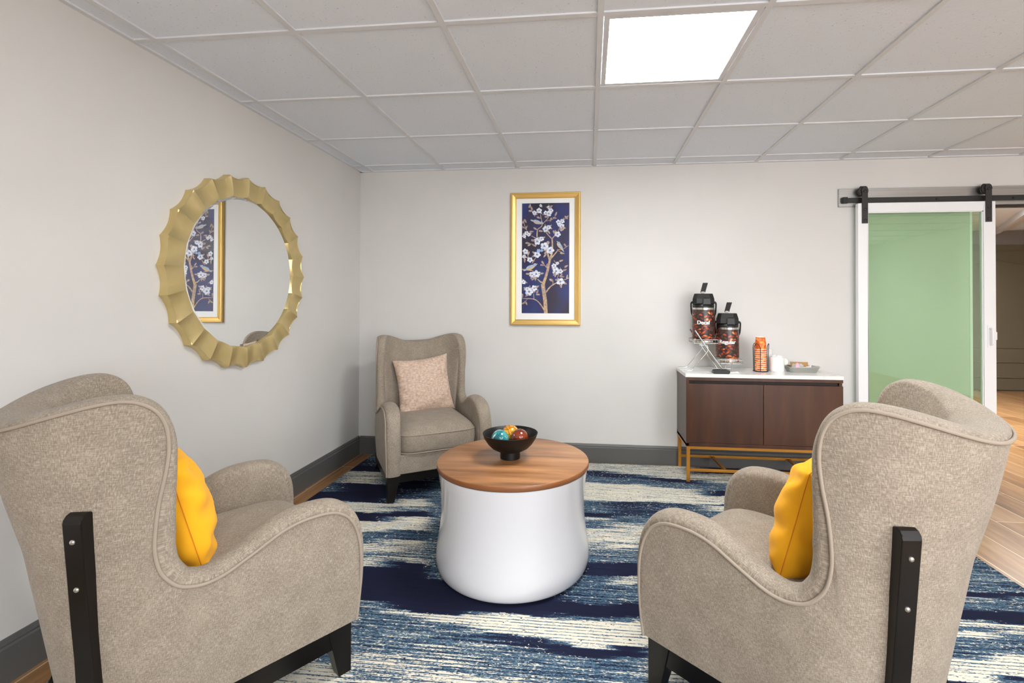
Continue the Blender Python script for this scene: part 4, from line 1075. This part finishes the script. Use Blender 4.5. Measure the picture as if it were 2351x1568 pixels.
for i, (dx, dy, rz, tl) in enumerate([(-.018, -.016, .3, .12), (.012, -.022, -.4, -.1), (.022, .010, .9, .12), (-.010, .016, 0.1, -.14), (.004, -.002, .6, .1)]):
    packet(1.346 + dx, 3.600 + dy, CT + .0735 + .002 * i, M['paper'], 0.030, 0.075, (tl, tl * .8, rz), 'white packet standing in the open white canister', 'white packets in the canister')
# tray
TX0, TX1, TY0, TY1 = 1.415, 1.618, 3.545, 3.675
t = thing('metal_tray', 'shallow brushed metal tray of sweetener packets beside the canisters', 'tray', ((TX0 + TX1) / 2, (TY0 + TY1) / 2, CT + .0003))
hx, hy = (TX1 - TX0) / 2, (TY1 - TY0) / 2
def rr(sx, sy, z, rad=.014, n=6):
    pts = []
    for (cx_, cy_, a0) in ((sx - rad, sy - rad, 0), (-sx + rad, sy - rad, PI / 2), (-sx + rad, -sy + rad, PI), (sx - rad, -sy + rad, 1.5 * PI)):
        for k in range(n + 1): a = a0 + PI / 2 * k / n; pts.append((cx_ + rad * math.cos(a), cy_ + rad * math.sin(a), z))
    return pts
b = MB()
loops = [rr(.001, .001, 0.0, .0005), rr(hx - .018, hy - .014, 0.0), rr(hx - .014, hy - .010, .004), rr(hx, hy, .038), rr(hx + .006, hy + .006, .039), rr(hx + .006, hy + .006, .0405), rr(hx - .001, hy - .001, .040), rr(hx - .016, hy - .012, .006), rr(.001, .001, 0.0045, .0005)]
b.quad_grid([[l[k] for l in loops] for k in range(len(loops[0]))], None, 0, closed_u=True)
b.build('pan', M['tray'], t, smooth=40)
b = MB(); b.hexa([(hx + .004, -.02, .0385), (hx + .022, -.014, .0395), (hx + .022, .014, .0395), (hx + .004, .02, .0385), (hx + .004, -.02, .0405), (hx + .022, -.014, .0415), (hx + .022, .014, .0415), (hx + .004, .02, .0405)]); b.build('tab_handle', M['tray'], t)
tcx, tcy = (TX0 + TX1) / 2, (TY0 + TY1) / 2
for i in range(7):
    packet(tcx - .068 + .010 * i, tcy - .020 + .003 * (i % 2), CT + .034, M['paper'], 0.040, 0.050, (0, math.radians(-28 + i * 2), math.radians(80 + 3 * i)), ('leftmost', 'second', 'third', 'fourth', 'fifth', 'sixth', 'seventh')[i] + ' white packet from the left standing in the metal tray', 'white packets at the left of the tray')
packet(tcx - .040, tcy - .042, CT + .043, M['pink'], 0.036, 0.046, (math.radians(-28), math.radians(38), 0.2), 'pink sweetener packet at the front of the metal tray', None)
for i in range(5):
    packet(tcx - .035 + .018 * i, tcy + .034, CT + .046, M['kraft'], 0.052, 0.040, (math.radians(-12), 0, math.radians(-4 + 2 * i)), ('leftmost', 'second', 'middle', 'fourth', 'rightmost')[i] + ' kraft brown sugar packet in the back row of the tray', 'brown sugar packets in the tray')
for i, (dx, dy, m2) in enumerate([(.0, -.030, 'bluep'), (.022, -.026, 'paper'), (.045, -.030, 'paper'), (.060, -.010, 'paper'), (.036, .004, 'paper'), (.012, .006, 'paper')]):
    bl = m2 == 'bluep'
    packet(tcx + dx, tcy + dy, CT + .026 + .0045 * (i % 3), M[m2], 0.045, 0.036, (math.radians(-68), math.radians(6 * (i % 3 - 1)), .4 * i), 'pale blue packet lying in the metal tray' if bl else ('', 'white packet lying', 'white packet lying', 'white packet lying', 'white packet lying', 'white packet lying')[i] + (' flat at the right of the metal tray' if i in (2, 3) else ' flat in the middle of the metal tray'), None if bl else 'white packets lying in the tray')
b = MB(); b.lathe([(0.0, .006), (.026, .006), (.029, .004), (.031, .010), (.036, .012), (.040, .004), (.042, .0), (.043, .003), (.040, .010), (.037, .016), (.030, .014), (.0, .009)], seg=40)
o = b.build('white_lid', M['cupw'], None, smooth=40, loc=(1.417, 3.652, CT + .064)); o.rotation_euler = (math.radians(72), 0.25, 0.1); o.scale = (0.62, 0.62, 0.62); tag(o, 'small white lid-shaped piece leaning between canister and tray', 'dish')  # cup lid shape for an unclear white object
